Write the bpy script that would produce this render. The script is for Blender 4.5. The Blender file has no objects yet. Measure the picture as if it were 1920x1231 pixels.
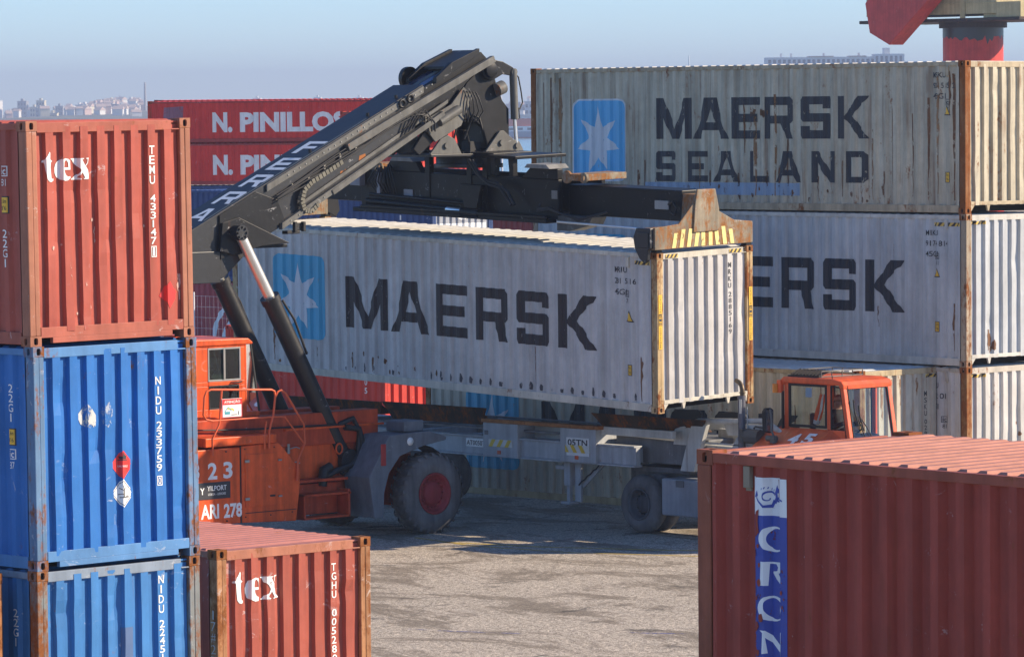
import bpy, bmesh, math, random
from mathutils import Vector, Matrix, noise
PI = math.pi
R = math.radians
S = bpy.context.scene
COL = S.collection

# ------------------------------------------------------------------ camera, sky, sun, exposure
# World X runs along the container rows (towards the camera's right), Y across them, Z up.
CAM_H = 7.9024
YAW, PITCH, ROLL = R(47.9), R(2.861), R(0.5731)
_A = Vector((math.cos(YAW), -math.sin(YAW), 0)); _B = Vector((math.sin(YAW), math.cos(YAW), 0))
def _yard(x, y, z):                                   # view-aligned direction -> yard axes
    v = Vector((x, y, z)); return Vector((v.dot(_A), v.dot(_B), v.z))
FWD = _yard(0, math.cos(PITCH), -math.sin(PITCH))
UP0 = _yard(0, math.sin(PITCH), math.cos(PITCH)); RT0 = _yard(1, 0, 0)
RT = math.cos(ROLL)*RT0 - math.sin(ROLL)*UP0
UP = math.sin(ROLL)*RT0 + math.cos(ROLL)*UP0
cam = bpy.data.objects.new('camera', bpy.data.cameras.new('camera'))
COL.objects.link(cam)
cam.data.sensor_width = 36.0
cam.data.lens = 8315.8/1920*36.0
cam.data.clip_start = 1.0
cam.data.clip_end = 30000.0
m = Matrix((RT, UP, -FWD)).transposed().to_4x4()
m.translation = Vector((0, 0, CAM_H))
cam.matrix_world = m
S.camera = cam

SUN_EL, SUN_ROT = R(26.3), R(38.5)                    # low winter sun from the right of the picture
w = bpy.data.worlds.new('World'); S.world = w; w.use_nodes = True
nt = w.node_tree
sky = nt.nodes.new('ShaderNodeTexSky'); sky.sky_type = 'NISHITA'; sky.sun_disc = False
sky.sun_elevation = SUN_EL; sky.sun_rotation = SUN_ROT
sky.altitude = 0; sky.air_density = 0.8; sky.dust_density = 0.0; sky.ozone_density = 7.5
bg = nt.nodes['Background']; bg.inputs['Strength'].default_value = 0.092
nt.links.new(sky.outputs[0], bg.inputs[0])
sd = bpy.data.lights.new('sun', 'SUN'); sd.energy = 3.9; sd.angle = R(0.55); sd.color = (1.0, 0.83, 0.62)
sun = bpy.data.objects.new('sun', sd); COL.objects.link(sun)
_sd = Vector((math.sin(SUN_ROT)*math.cos(SUN_EL), math.cos(SUN_ROT)*math.cos(SUN_EL), math.sin(SUN_EL)))
sun.rotation_euler = _sd.to_track_quat('Z', 'Y').to_euler()
sun.location = (0, 0, 60)
S.view_settings.view_transform = 'Standard'; S.view_settings.look = 'None'
S.view_settings.gamma = 1.0; S.view_settings.exposure = 1.17
S.render.engine = 'CYCLES'
S.cycles.max_bounces = 8; S.cycles.transparent_max_bounces = 24

# ------------------------------------------------------------------ materials (all procedural)
class NG:
    def __init__(s, name):
        s.m = bpy.data.materials.new(name); s.m.use_nodes = True
        s.t = s.m.node_tree; s.b = s.t.nodes['Principled BSDF']; s.out = s.t.nodes['Material Output']
        s.tc = s.t.nodes.new('ShaderNodeTexCoord')
    def n(s, kind, **kw):
        nd = s.t.nodes.new('ShaderNode'+kind)
        for k, v in kw.items(): setattr(nd, k, v)
        return nd
    def l(s, a, b): s.t.links.new(a, b)
    def noise(s, scale, detail=4, rough=.55, stretch=(1, 1, 1), loc=(0, 0, 0), dist=0):
        mp = s.n('Mapping'); mp.inputs['Scale'].default_value = stretch; mp.inputs['Location'].default_value = loc
        s.l(s.tc.outputs['Object'], mp.inputs[0])
        nz = s.n('TexNoise'); nz.inputs['Scale'].default_value = scale
        nz.inputs['Detail'].default_value = detail; nz.inputs['Roughness'].default_value = rough
        nz.inputs['Distortion'].default_value = dist
        s.l(mp.outputs[0], nz.inputs['Vector']); return nz.outputs['Fac']
    def ramp(s, fac, pts):
        r = s.n('ValToRGB'); e = r.color_ramp.elements
        while len(e) < len(pts): e.new(.5)
        for el, (p, c) in zip(e, pts):
            el.position = p; el.color = (c, c, c, 1) if isinstance(c, (int, float)) else (*c, 1)
        s.l(fac, r.inputs[0]); return r.outputs[0]
    def mix(s, fac, a, b, mode='MIX'):
        mx = s.n('Mix', data_type='RGBA', blend_type=mode)
        if isinstance(fac, (int, float)): mx.inputs[0].default_value = fac
        else: s.l(fac, mx.inputs[0])
        for sock, v in ((mx.inputs[6], a), (mx.inputs[7], b)):
            if isinstance(v, tuple): sock.default_value = (*v, 1)
            else: s.l(v, sock)
        return mx.outputs[2]
    def math(s, op, a, b=0.0):
        q = s.n('Math', operation=op)
        for sock, v in ((q.inputs[0], a), (q.inputs[1], b)):
            if isinstance(v, (int, float)): sock.default_value = v
            else: s.l(v, sock)
        return q.outputs[0]
    def bump(s, h, strength=.2, dist=.02):
        bp = s.n('Bump'); bp.inputs['Strength'].default_value = strength; bp.inputs['Distance'].default_value = dist
        s.l(h, bp.inputs['Height']); s.l(bp.outputs[0], s.b.inputs['Normal'])

_mc = {}
def paint(name, c, rough=.45, rust=.0, dirt=.3, var=.18, seed=0, streak=.0, metal=0.0, rustc=(.16, .06, .022), spec=.22, fade=0.0, scratch=0.0):
    """weathered steel paint: tone patches, vertical dirt runs, rust blooms and runs, pale scratches"""
    if name in _mc: return _mc[name]
    g = NG(name); o = (seed*3.7, seed*1.9, seed*2.3)
    tone = g.ramp(g.noise(1.3, 4, .6, loc=o), [(.3, 1-var), (.7, 1+var*.6)])
    col = g.mix(1.0, c, tone, 'MULTIPLY')
    if fade:
        col = g.mix(g.ramp(g.noise(2.2, 5, .65, (1, 1, .5), o), [(.42, 0.0), (.72, fade)]), col, tuple(min(1, x*.55+.33) for x in c))
    if dirt:
        run = g.ramp(g.noise(5.5, 5, .6, (1, 1, .05), o), [(.38, 1.0), (.66, 1-dirt)])
        spk = g.ramp(g.noise(9, 6, .7, (1, 1, .6), o), [(.35, 1.0), (.75, 1-dirt*.6)])
        col = g.mix(1.0, g.mix(1.0, col, run, 'MULTIPLY'), spk, 'MULTIPLY')
    if streak:
        a = g.ramp(g.noise(7, 5, .65, (1, 1, .035), (o[1], o[0], 0)), [(.64-.10*streak, 0.0), (.80-.06*streak, 1.0)])
        b = g.ramp(g.noise(1.7, 3, .6, (1, 1, .5), o), [(.42, 0.0), (.62, 1.0)])
        col = g.mix(g.math('MULTIPLY', g.math('MULTIPLY', a, b), min(1.0, .55+.4*streak)), col, rustc)
    if rust:
        big = g.noise(3.2, 8, .72, (1, 1, .45), (o[2], o[1], o[0]))
        fin = g.noise(17, 5, .7, (1, 1, .6), o)
        r = g.ramp(g.math('ADD', g.math('MULTIPLY', big, .7), g.math('MULTIPLY', fin, .3)), [(.66-.30*rust, 0.0), (.72-.24*rust, 1.0)])
        rc = g.mix(g.noise(24, 4, .7, loc=o), (rustc[0]*.55, rustc[1]*.5, rustc[2]*.5), (rustc[0]*2.1, rustc[1]*2.0, rustc[2]*1.6))
        col = g.mix(r, col, rc)
        g.l(g.math('ADD', g.math('MULTIPLY', r, .35), rough), g.b.inputs['Roughness'])
    else:
        rr = g.math('ADD', g.math('MULTIPLY', g.noise(3, 4), .3), rough-.15)
        g.l(rr, g.b.inputs['Roughness'])
    if scratch:
        sc = g.ramp(g.noise(8, 6, .75, (1, .3, .55), (o[0]+9, o[2], o[1]), 1.5), [(.63-.05*scratch, 0.0), (.66-.04*scratch, 1.0)])
        sm = g.ramp(g.noise(1.9, 3, .6, loc=(o[1]+4, o[0], o[2])), [(.5, 0.0), (.62, 1.0)])
        col = g.mix(g.math('MULTIPLY', g.math('MULTIPLY', sc, sm), .8), col, tuple(min(1, x*.4+.34) for x in c))
    g.l(col, g.b.inputs['Base Color'])
    g.b.inputs['Metallic'].default_value = metal; g.b.inputs['Specular IOR Level'].default_value = spec
    g.bump(g.noise(2.3, 5, .55, loc=o), .25, .03)
    _mc[name] = g.m; return g.m
def plain(name, c, rough=.6, metal=0.0, emit=None, var=.12, scale=6, spec=.4):
    if name in _mc: return _mc[name]
    g = NG(name)
    g.l(g.mix(1.0, c, g.ramp(g.noise(scale, 5, .6), [(.3, 1-var), (.7, 1+var)]), 'MULTIPLY'), g.b.inputs['Base Color'])
    g.b.inputs['Roughness'].default_value = rough; g.b.inputs['Metallic'].default_value = metal
    g.b.inputs['Specular IOR Level'].default_value = spec
    _mc[name] = g.m; return g.m
def decal_mat(name, c, wear=.3, rough=.55, seed=0, var=.12, grain=9):
    """lettering paint with chips and gaps where the surface below shows"""
    if name in _mc: return _mc[name]
    g = NG(name); o = (seed*2.1+5, seed*1.3, seed*.7)
    g.l(g.mix(1.0, c, g.ramp(g.noise(4, 5, .6, (1, 1, .3), o), [(.3, 1-var), (.7, 1+var)]), 'MULTIPLY'), g.b.inputs['Base Color'])
    g.b.inputs['Roughness'].default_value = rough
    if wear:
        chip = g.ramp(g.noise(grain, 8, .75, (1, 1, .5), o), [(.66-.12*wear, 1.0), (.70-.11*wear, 0.0)])
        film = g.ramp(g.noise(2.5, 4, .6, (1, 1, .25), o), [(.3, 1.0), (.8, 1-.35*wear)])
        tr = g.n('BsdfTransparent'); mx = g.n('MixShader')
        g.l(g.math('MULTIPLY', chip, film), mx.inputs[0]); g.l(tr.outputs[0], mx.inputs[1]); g.l(g.b.outputs[0], mx.inputs[2])
        g.l(mx.outputs[0], g.out.inputs['Surface'])
    _mc[name] = g.m; return g.m
def glass(name, tint=(.75, .85, .82), refl=1.5):
    if name in _mc: return _mc[name]
    g = NG(name); t = g.t; t.nodes.remove(g.b)
    tr = g.n('BsdfTransparent'); tr.inputs[0].default_value = (*tint, 1)
    gl = g.n('BsdfGlossy'); gl.inputs['Roughness'].default_value = .02; gl.inputs[0].default_value = (.95, .97, 1, 1)
    fr = g.n('Fresnel'); fr.inputs[0].default_value = refl
    mx = g.n('MixShader'); g.l(fr.outputs[0], mx.inputs[0]); g.l(tr.outputs[0], mx.inputs[1]); g.l(gl.outputs[0], mx.inputs[2])
    g.l(mx.outputs[0], g.out.inputs['Surface'])
    _mc[name] = g.m; return g.m

# ------------------------------------------------------------------ mesh helpers
class MB:
    """collects faces in world coordinates; build() links them as ONE mesh object, relative to an origin"""
    def __init__(s, org=(0, 0, 0)):
        s.v = []; s.f = []; s.mi = []; s.sm = []; s.o = Vector(org); s.pc = []
    def add(s, vs, fs, mi=0, smooth=False):
        b = len(s.v); s.v += [Vector(v) for v in vs]; s.pc.append((b, len(s.v), len(s.f), len(s.f)+len(fs)))
        for f in fs: s.f.append([b+i for i in f]); s.mi.append(mi); s.sm.append(smooth)
        return s
    def box(s, x0, x1, y0, y1, z0, z1, mi=0):
        v = [(x, y, z) for z in (z0, z1) for y in (y0, y1) for x in (x0, x1)]
        return s.add(v, [(0, 2, 3, 1), (4, 5, 7, 6), (0, 1, 5, 4), (2, 6, 7, 3), (0, 4, 6, 2), (1, 3, 7, 5)], mi)
    def prism(s, poly, axis, a0, a1, mi=0):
        """polygon in the two other axes (order x,y,z without axis), extruded along axis"""
        def P(p, a):
            q = list(p); q.insert(axis, a); return tuple(q)
        n = len(poly)
        vs = [P(p, a0) for p in poly]+[P(p, a1) for p in poly]
        fs = [tuple(range(n))[::-1], tuple(range(n, 2*n))]+[(i, (i+1) % n, n+(i+1) % n, n+i) for i in range(n)]
        return s.add(vs, fs, mi)
    def frame(s, p, q, up=(0, 0, 1)):
        d = (Vector(q)-Vector(p)).normalized(); u = Vector(up)
        if abs(d.dot(u)) > .98: u = Vector((1, 0, 0))
        x = d.cross(u).normalized(); return d, x, x.cross(d)
    def cyl(s, p, q, r0, r1=None, seg=16, mi=0, caps=True, smooth=True):
        r1 = r0 if r1 is None else r1; p, q = Vector(p), Vector(q); d, x, y = s.frame(p, q)
        vs = []
        for c, r in ((p, r0), (q, r1)):
            for i in range(seg):
                a = 2*PI*i/seg; vs.append(c+x*(r*math.cos(a))+y*(r*math.sin(a)))
        s.add(vs, [(i, (i+1) % seg, seg+(i+1) % seg, seg+i) for i in range(seg)], mi, smooth)
        if caps: s.add(vs, [tuple(range(seg))[::-1], tuple(range(seg, 2*seg))], mi)
        return s
    def tube(s, pts, r, seg=8, mi=0, caps=True):
        pts = [Vector(p) for p in pts]; n = len(pts); vs = []; x = None
        for k, p in enumerate(pts):
            d = (pts[min(k+1, n-1)]-pts[max(k-1, 0)]).normalized()
            if x is None:
                u = Vector((0, 0, 1)) if abs(d.z) < .95 else Vector((1, 0, 0)); x = d.cross(u).normalized()
            x = (x-d*x.dot(d)).normalized(); y = d.cross(x)
            rr = r[k] if isinstance(r, (list, tuple)) else r
            for i in range(seg):
                a = 2*PI*i/seg; vs.append(p+x*(rr*math.cos(a))+y*(rr*math.sin(a)))
        fs = [(k*seg+i, k*seg+(i+1) % seg, (k+1)*seg+(i+1) % seg, (k+1)*seg+i) for k in range(n-1) for i in range(seg)]
        s.add(vs, fs, mi, True)
        if caps: s.add(vs, [tuple(range(seg))[::-1], tuple(range((n-1)*seg, n*seg))], mi)
        return s
    def beam(s, p, q, w, h, mi=0, up=(0, 0, 1)):
        p, q = Vector(p), Vector(q); d, x, y = s.frame(p, q, up)
        vs = [c+x*(a*w/2)+y*(b*h/2) for c in (p, q) for a, b in ((-1, -1), (1, -1), (1, 1), (-1, 1))]
        return s.add(vs, [(3, 2, 1, 0), (4, 5, 6, 7), (0, 1, 5, 4), (1, 2, 6, 5), (2, 3, 7, 6), (3, 0, 4, 7)], mi)
    def lathe(s, c, axis, prof, seg=32, mi=0, smooth=True):
        """prof: (offset along axis, radius)"""
        c = Vector(c); d = Vector(axis).normalized(); u = Vector((0, 0, 1)) if abs(d.z) < .9 else Vector((1, 0, 0))
        x = d.cross(u).normalized(); y = d.cross(x); vs = []
        for a, r in prof:
            for i in range(seg):
                t = 2*PI*i/seg; vs.append(c+d*a+x*(r*math.cos(t))+y*(r*math.sin(t)))
        fs = [(k*seg+i, k*seg+(i+1) % seg, (k+1)*seg+(i+1) % seg, (k+1)*seg+i) for k in range(len(prof)-1) for i in range(seg)]
        return s.add(vs, fs, mi, smooth)
    def sphere(s, c, r, seg=12, mi=0, sc=(1, 1, 1)):
        c = Vector(c); vs = []; rings = seg//2
        for k in range(1, rings):
            p = PI*k/rings
            for i in range(seg):
                t = 2*PI*i/seg
                vs.append(c+Vector((sc[0]*r*math.sin(p)*math.cos(t), sc[1]*r*math.sin(p)*math.sin(t), sc[2]*r*math.cos(p))))
        vs += [c+Vector((0, 0, r*sc[2])), c-Vector((0, 0, r*sc[2]))]; T = len(vs)-2
        fs = [(k*seg+i, (k+1)*seg+i, (k+1)*seg+(i+1) % seg, k*seg+(i+1) % seg) for k in range(rings-2) for i in range(seg)]
        fs += [(T, i, (i+1) % seg) for i in range(seg)]
        fs += [(T+1, (rings-2)*seg+(i+1) % seg, (rings-2)*seg+i) for i in range(seg)]
        return s.add(vs, fs, mi, True)
    def build_each(s, name, mats, parent=None, bevel=0.0, gap=.012):
        """one object per separate piece (pieces whose boxes touch stay together)"""
        bb = []
        for a, e, _, _ in s.pc:
            vv = s.v[a:e]; bb.append(([min(v[i] for v in vv)-gap for i in range(3)], [max(v[i] for v in vv)+gap for i in range(3)]))
        par = list(range(len(bb)))
        def root(i):
            while par[i] != i: i = par[i]
            return i
        for i in range(len(bb)):
            for j in range(i):
                if all(bb[i][0][k] <= bb[j][1][k] and bb[j][0][k] <= bb[i][1][k] for k in range(3)): par[root(i)] = root(j)
        out = []
        for r in sorted({root(i) for i in range(len(bb))}):
            q = MB(s.o)
            for i, (a, e, f0, f1) in enumerate(s.pc):
                if root(i) == r:
                    d = len(q.v)-a; q.v += s.v[a:e]
                    for k in range(f0, f1): q.f.append([x+d for x in s.f[k]]); q.mi.append(s.mi[k]); q.sm.append(s.sm[k])
            out.append(q.build(name, mats, parent, bevel))
        return out[0]
    def build(s, name, mats, parent=None, bevel=0.0, fix=True):
        me = bpy.data.meshes.new(name)
        me.from_pydata([v-s.o for v in s.v], [], s.f)
        for p, mi, sm in zip(me.polygons, s.mi, s.sm): p.material_index = mi; p.use_smooth = sm
        for mt in (mats if isinstance(mats, (list, tuple)) else [mats]): me.materials.append(mt)
        if fix:
            bm = bmesh.new(); bm.from_mesh(me); bmesh.ops.recalc_face_normals(bm, faces=bm.faces); bm.to_mesh(me); bm.free()
        o = bpy.data.objects.new(name, me); COL.objects.link(o)
        if parent is not None: o.parent = parent
        else: o.location = s.o
        if bevel:
            md = o.modifiers.new('bevel', 'BEVEL'); md.width = bevel; md.segments = 2; md.limit_method = 'ANGLE'; md.angle_limit = R(40)
        return o
def tag(o, label=None, cat=None, group=None, kind=None):
    if label: o['label'] = label
    if cat: o['category'] = cat
    if group: o['group'] = group
    if kind: o['kind'] = kind
    return o
def thing(name, label, cat, mat=None, loc=(0, 0, 0), group=None):
    o = bpy.data.objects.new(name, None); COL.objects.link(o); o.empty_display_size = .3
    if mat is not None: o.matrix_world = mat
    else: o.location = loc
    return tag(o, label, cat, group)

# ------------------------------------------------------------------ flat shapes (lettering and marks)
def _fill(splines):
    cu = bpy.data.curves.new('shape', 'CURVE'); cu.dimensions = '2D'; cu.fill_mode = 'BOTH'
    for poly in splines:
        sp = cu.splines.new('POLY'); sp.points.add(len(poly)-1); sp.use_cyclic_u = True
        for p, (x, y) in zip(sp.points, poly): p.co = (x, y, 0, 1)
    o = bpy.data.objects.new('shape', cu); me = o.to_mesh()
    r = ([(v.co.x, v.co.y) for v in me.vertices], [tuple(p.vertices) for p in me.polygons])
    o.to_mesh_clear(); bpy.data.objects.remove(o); bpy.data.curves.remove(cu); return r
_tx = {}
def _text(txt, bold=0.0, shear=0.0):
    k = (txt, bold, shear)
    if k in _tx: return _tx[k]
    cu = bpy.data.curves.new('text', 'FONT'); cu.body = txt; cu.offset = bold; cu.shear = shear; cu.fill_mode = 'BOTH'; cu.resolution_u = 3
    o = bpy.data.objects.new('text', cu); me = o.to_mesh()
    r = ([(v.co.x, v.co.y) for v in me.vertices], [tuple(p.vertices) for p in me.polygons])
    o.to_mesh_clear(); bpy.data.objects.remove(o); bpy.data.curves.remove(cu); _tx[k] = r; return r
def fit_to(fl, s0, s1, t0, t1, src=None):
    v, f = fl
    if src is None:
        xs = [p[0] for p in v]; ys = [p[1] for p in v]; src = (min(xs), max(xs), min(ys), max(ys))
    a, b, c, d = src
    return ([(s0+(x-a)/(b-a)*(s1-s0), t0+(y-c)/(d-c)*(t1-t0)) for x, y in v], f)
def join(*fls):
    V, F = [], []
    for v, f in fls:
        b = len(V); V += v; F += [tuple(i+b for i in q) for q in f]
    return (V, F)
def text_box(txt, s0, s1, t0, t1, bold=0.0, shear=0.0): return fit_to(_text(txt, bold, shear), s0, s1, t0, t1)
def vtext(txt, s0, s1, t1, pitch, h, bold=0.0):
    """letters standing one under the other, top of the first at t1"""
    out = []
    for i, ch in enumerate(txt):
        if ch == ' ': continue
        c = (s0+s1)/2; ww = (s1-s0)*(.25 if ch in '1I' else 1)
        out.append(text_box(ch, c-ww/2, c+ww/2, t1-i*pitch-h, t1-i*pitch, bold))
    return join(*out)
def rect(s0, s1, t0, t1): return ([(s0, t0), (s1, t0), (s1, t1), (s0, t1)], [(0, 1, 2, 3)])
def ring(s0, s1, t0, t1, k): return _fill([[(s0, t0), (s1, t0), (s1, t1), (s0, t1)], [(s0+k, t0+k), (s1-k, t0+k), (s1-k, t1-k), (s0+k, t1-k)]])
def polyf(pts): return ([tuple(p) for p in pts], [tuple(range(len(pts)))])
def rrect(s0, s1, t0, t1, r, n=5):
    p = []
    for cx, cy, a0 in ((s1-r, t1-r, 0), (s0+r, t1-r, 90), (s0+r, t0+r, 180), (s1-r, t0+r, 270)):
        for i in range(n+1):
            a = R(a0+90*i/n); p.append((cx+r*math.cos(a), cy+r*math.sin(a)))
    return p
def stroke(pts, wd):
    """flat ribbon along a polyline; wd one width or one per point"""
    V, F = [], []; n = len(pts)
    for k, (x, y) in enumerate(pts):
        x0, y0 = pts[max(k-1, 0)]; x1, y1 = pts[min(k+1, n-1)]
        l = math.hypot(x1-x0, y1-y0) or 1; nx, ny = -(y1-y0)/l, (x1-x0)/l
        h = (wd[k] if isinstance(wd, (list, tuple)) else wd)/2
        V += [(x+nx*h, y+ny*h), (x-nx*h, y-ny*h)]
    for k in range(n-1): F.append((2*k, 2*k+1, 2*k+3, 2*k+2))
    return V, F
# block capitals with cut corners, each in a unit box (outline, then holes)
GLYPH = {
 'M': [[(0,0),(0,1),(.21,1),(.52,.24),(.79,1),(1,1),(1,0),(.82,0),(.82,.52),(.62,0),(.42,0),(.2,.52),(.2,0)]],
 'A': [[(0,0),(.16,.36),(.25,.65),(.32,1),(.66,1),(.74,.65),(.84,.34),(1,0),(.79,0),(.71,.21),(.28,.21),(.22,0)],[(.36,.4),(.64,.4),(.5,.8)]],
 'E': [[(0,0),(0,1),(1,1),(1,.81),(.21,.81),(.21,.6),(.87,.6),(.87,.4),(.21,.4),(.21,.2),(1,.2),(1,0)]],
 'R': [[(0,0),(0,1),(.9,1),(1,.92),(1,.43),(.93,.37),(.86,.36),(.89,.22),(1,0),(.73,0),(.69,.16),(.57,.36),(.21,.36),(.21,0)],[(.21,.8),(.77,.8),(.77,.55),(.21,.55)]],
 'S': [[(0,.08),(.05,0),(.95,0),(1,.08),(1,.54),(.93,.6),(.24,.6),(.24,.81),(.75,.81),(.75,.71),(1,.71),(1,.93),(.94,1),(.07,1),(0,.92),(0,.47),(.07,.4),(.76,.4),(.76,.2),(.26,.2),(.26,.3),(0,.3)]],
 'K': [[(0,0),(0,1),(.24,1),(.24,.53),(.36,.7),(.5,.8),(.63,1),(1,1),(.9,.88),(.78,.82),(.6,.66),(.5,.52),(.62,.4),(.72,.29),(.84,.17),(1,0),(.67,0),(.6,.12),(.5,.25),(.36,.36),(.24,.46),(.24,0)]],
 'L': [[(0,0),(0,1),(.22,1),(.22,.2),(1,.2),(1,0)]],
 'N': [[(0,0),(0,1),(.26,1),(.78,.36),(.78,1),(1,1),(1,0),(.75,0),(.22,.64),(.22,0)]],
 'D': [[(0,0),(0,1),(.85,1),(1,.88),(1,.12),(.85,0)],[(.24,.19),(.7,.19),(.76,.25),(.76,.75),(.7,.81),(.24,.81)]],
 'F': [[(0,0),(0,1),(1,1),(1,.8),(.27,.8),(.27,.58),(.85,.58),(.85,.39),(.27,.39),(.27,0)]],
 'I': [[(0,0),(0,1),(1,1),(1,0)]],
}
def glyph(ch, s0, s1, t0, t1): return fit_to(_fill(GLYPH[ch]), s0, s1, t0, t1, (0, 1, 0, 1))
def flat_obj(name, fl, fn, mat_, parent, cuts_s=(), cuts_t=()):
    """flat shape, split where its carrier bends, laid on the carrier by fn(s,t)"""
    v, f = fl; bm = bmesh.new()
    vs = [bm.verts.new((x, y, 0)) for x, y in v]
    for q in f:
        try: bm.faces.new([vs[i] for i in q])
        except ValueError: pass
    xs = [p[0] for p in v]; ys = [p[1] for p in v]
    for ax, cs, lo, hi in ((0, cuts_s, min(xs), max(xs)), (1, cuts_t, min(ys), max(ys))):
        for c in cs:
            if lo+1e-4 < c < hi-1e-4:
                no = (1, 0, 0) if ax == 0 else (0, 1, 0); co = (c, 0, 0) if ax == 0 else (0, c, 0)
                bmesh.ops.bisect_plane(bm, geom=bm.verts[:]+bm.edges[:]+bm.faces[:], plane_co=co, plane_no=no)
    for q in bm.verts: q.co = Vector(fn(q.co.x, q.co.y))
    me = bpy.data.meshes.new(name); bm.to_mesh(me); bm.free(); me.materials.append(mat_)
    o = bpy.data.objects.new(name, me); COL.objects.link(o); o.parent = parent
    return o
# ------------------------------------------------------------------ freight containers
CW = 2.438
DARK = plain('dark_void', (.012, .011, .010), .9)
def profile(a, b, kind, pitch, sd=.040):
    """breakpoints (position, inward depth) of a corrugated panel between a and b"""
    pts = []
    if kind == 'end':
        k = (b-a)/2.104; x = a
        for i in range(8):
            pts += [(x, .050), (x+.104*k, .050)]; x += .122*k
            pts += [(x, 0.0), (x+.110*k, 0.0)]; x += .128*k
        pts += [(x, .050), (b, .050)]
    else:
        n = max(1, round((b-a)/pitch)); p = (b-a)/n
        for i in range(n):
            x = a+i*p
            pts += [(x, 0.0), (x+.15*p, 0.0), (x+.33*p, sd), (x+.67*p, sd), (x+.85*p, 0.0)]
        pts.append((b, 0.0))
    return pts
def interp(pts):
    xs = [p[0] for p in pts]
    import bisect
    def f(x):
        i = bisect.bisect_right(xs, x)
        if i <= 0: return pts[0][1]
        if i >= len(pts): return pts[-1][1]
        (x0, d0), (x1, d1) = pts[i-1], pts[i]
        return d0 if x1-x0 < 1e-9 else d0+(d1-d0)*(x-x0)/(x1-x0)
    return f
def casting(mb, c, sx, sy, sz):
    """corner casting whose outer corner is c; s* = inward directions; oval openings on side, end and top/bottom"""
    l, wd, h = .178, .162, .118
    def wall(o, eu, ev, en, U, V, hu, hv, dep):
        N = 16; outer, inner, deep = [], [], []
        for i in range(N):
            a = 2*PI*i/N; ca, sa = math.cos(a), math.sin(a)
            k = min(U/2/abs(ca) if abs(ca) > 1e-6 else 9, V/2/abs(sa) if abs(sa) > 1e-6 else 9)
            outer.append(o+eu*(U/2+ca*k)+ev*(V/2+sa*k))
            ex = lambda t, q: math.copysign(abs(t)**.62, t)*q
            ii = o+eu*(U/2+ex(ca, hu/2))+ev*(V/2+ex(sa, hv/2)); inner.append(ii); deep.append(ii+en*dep)
        # exact corners on the outline
        cor = [o, o+eu*U, o+eu*U+ev*V, o+ev*V]
        for q in cor:
            j = min(range(N), key=lambda t: (outer[t]-q).length); outer[j] = q
        mb.add(outer+inner, [(i, (i+1) % N, N+(i+1) % N, N+i) for i in range(N)], 0)
        mb.add(inner+deep, [(i, (i+1) % N, N+(i+1) % N, N+i) for i in range(N)], 0)
        mb.add(deep, [tuple(range(N))], 1)
    c = Vector(c); ex, ey, ez = Vector((sx, 0, 0)), Vector((0, sy, 0)), Vector((0, 0, sz))
    wall(c, ex, ez, ey, l, h, .052, .080, .03)
    wall(c, ey, ez, ex, wd, h, .060, .082, .03)
    wall(c, ex, ey, ez, l, wd, .095, .060, .028)
    p = [c+ex*l, c+ex*l+ey*wd, c+ey*wd]; q = [v+ez*h for v in p]
    mb.add([p[0], p[1], q[1], q[0]], [(0, 1, 2, 3)]); mb.add([p[1], p[2], q[2], q[1]], [(0, 1, 2, 3)])
    mb.add([c+ez*h, q[0], q[1], q[2]], [(0, 1, 2, 3)])
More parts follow.
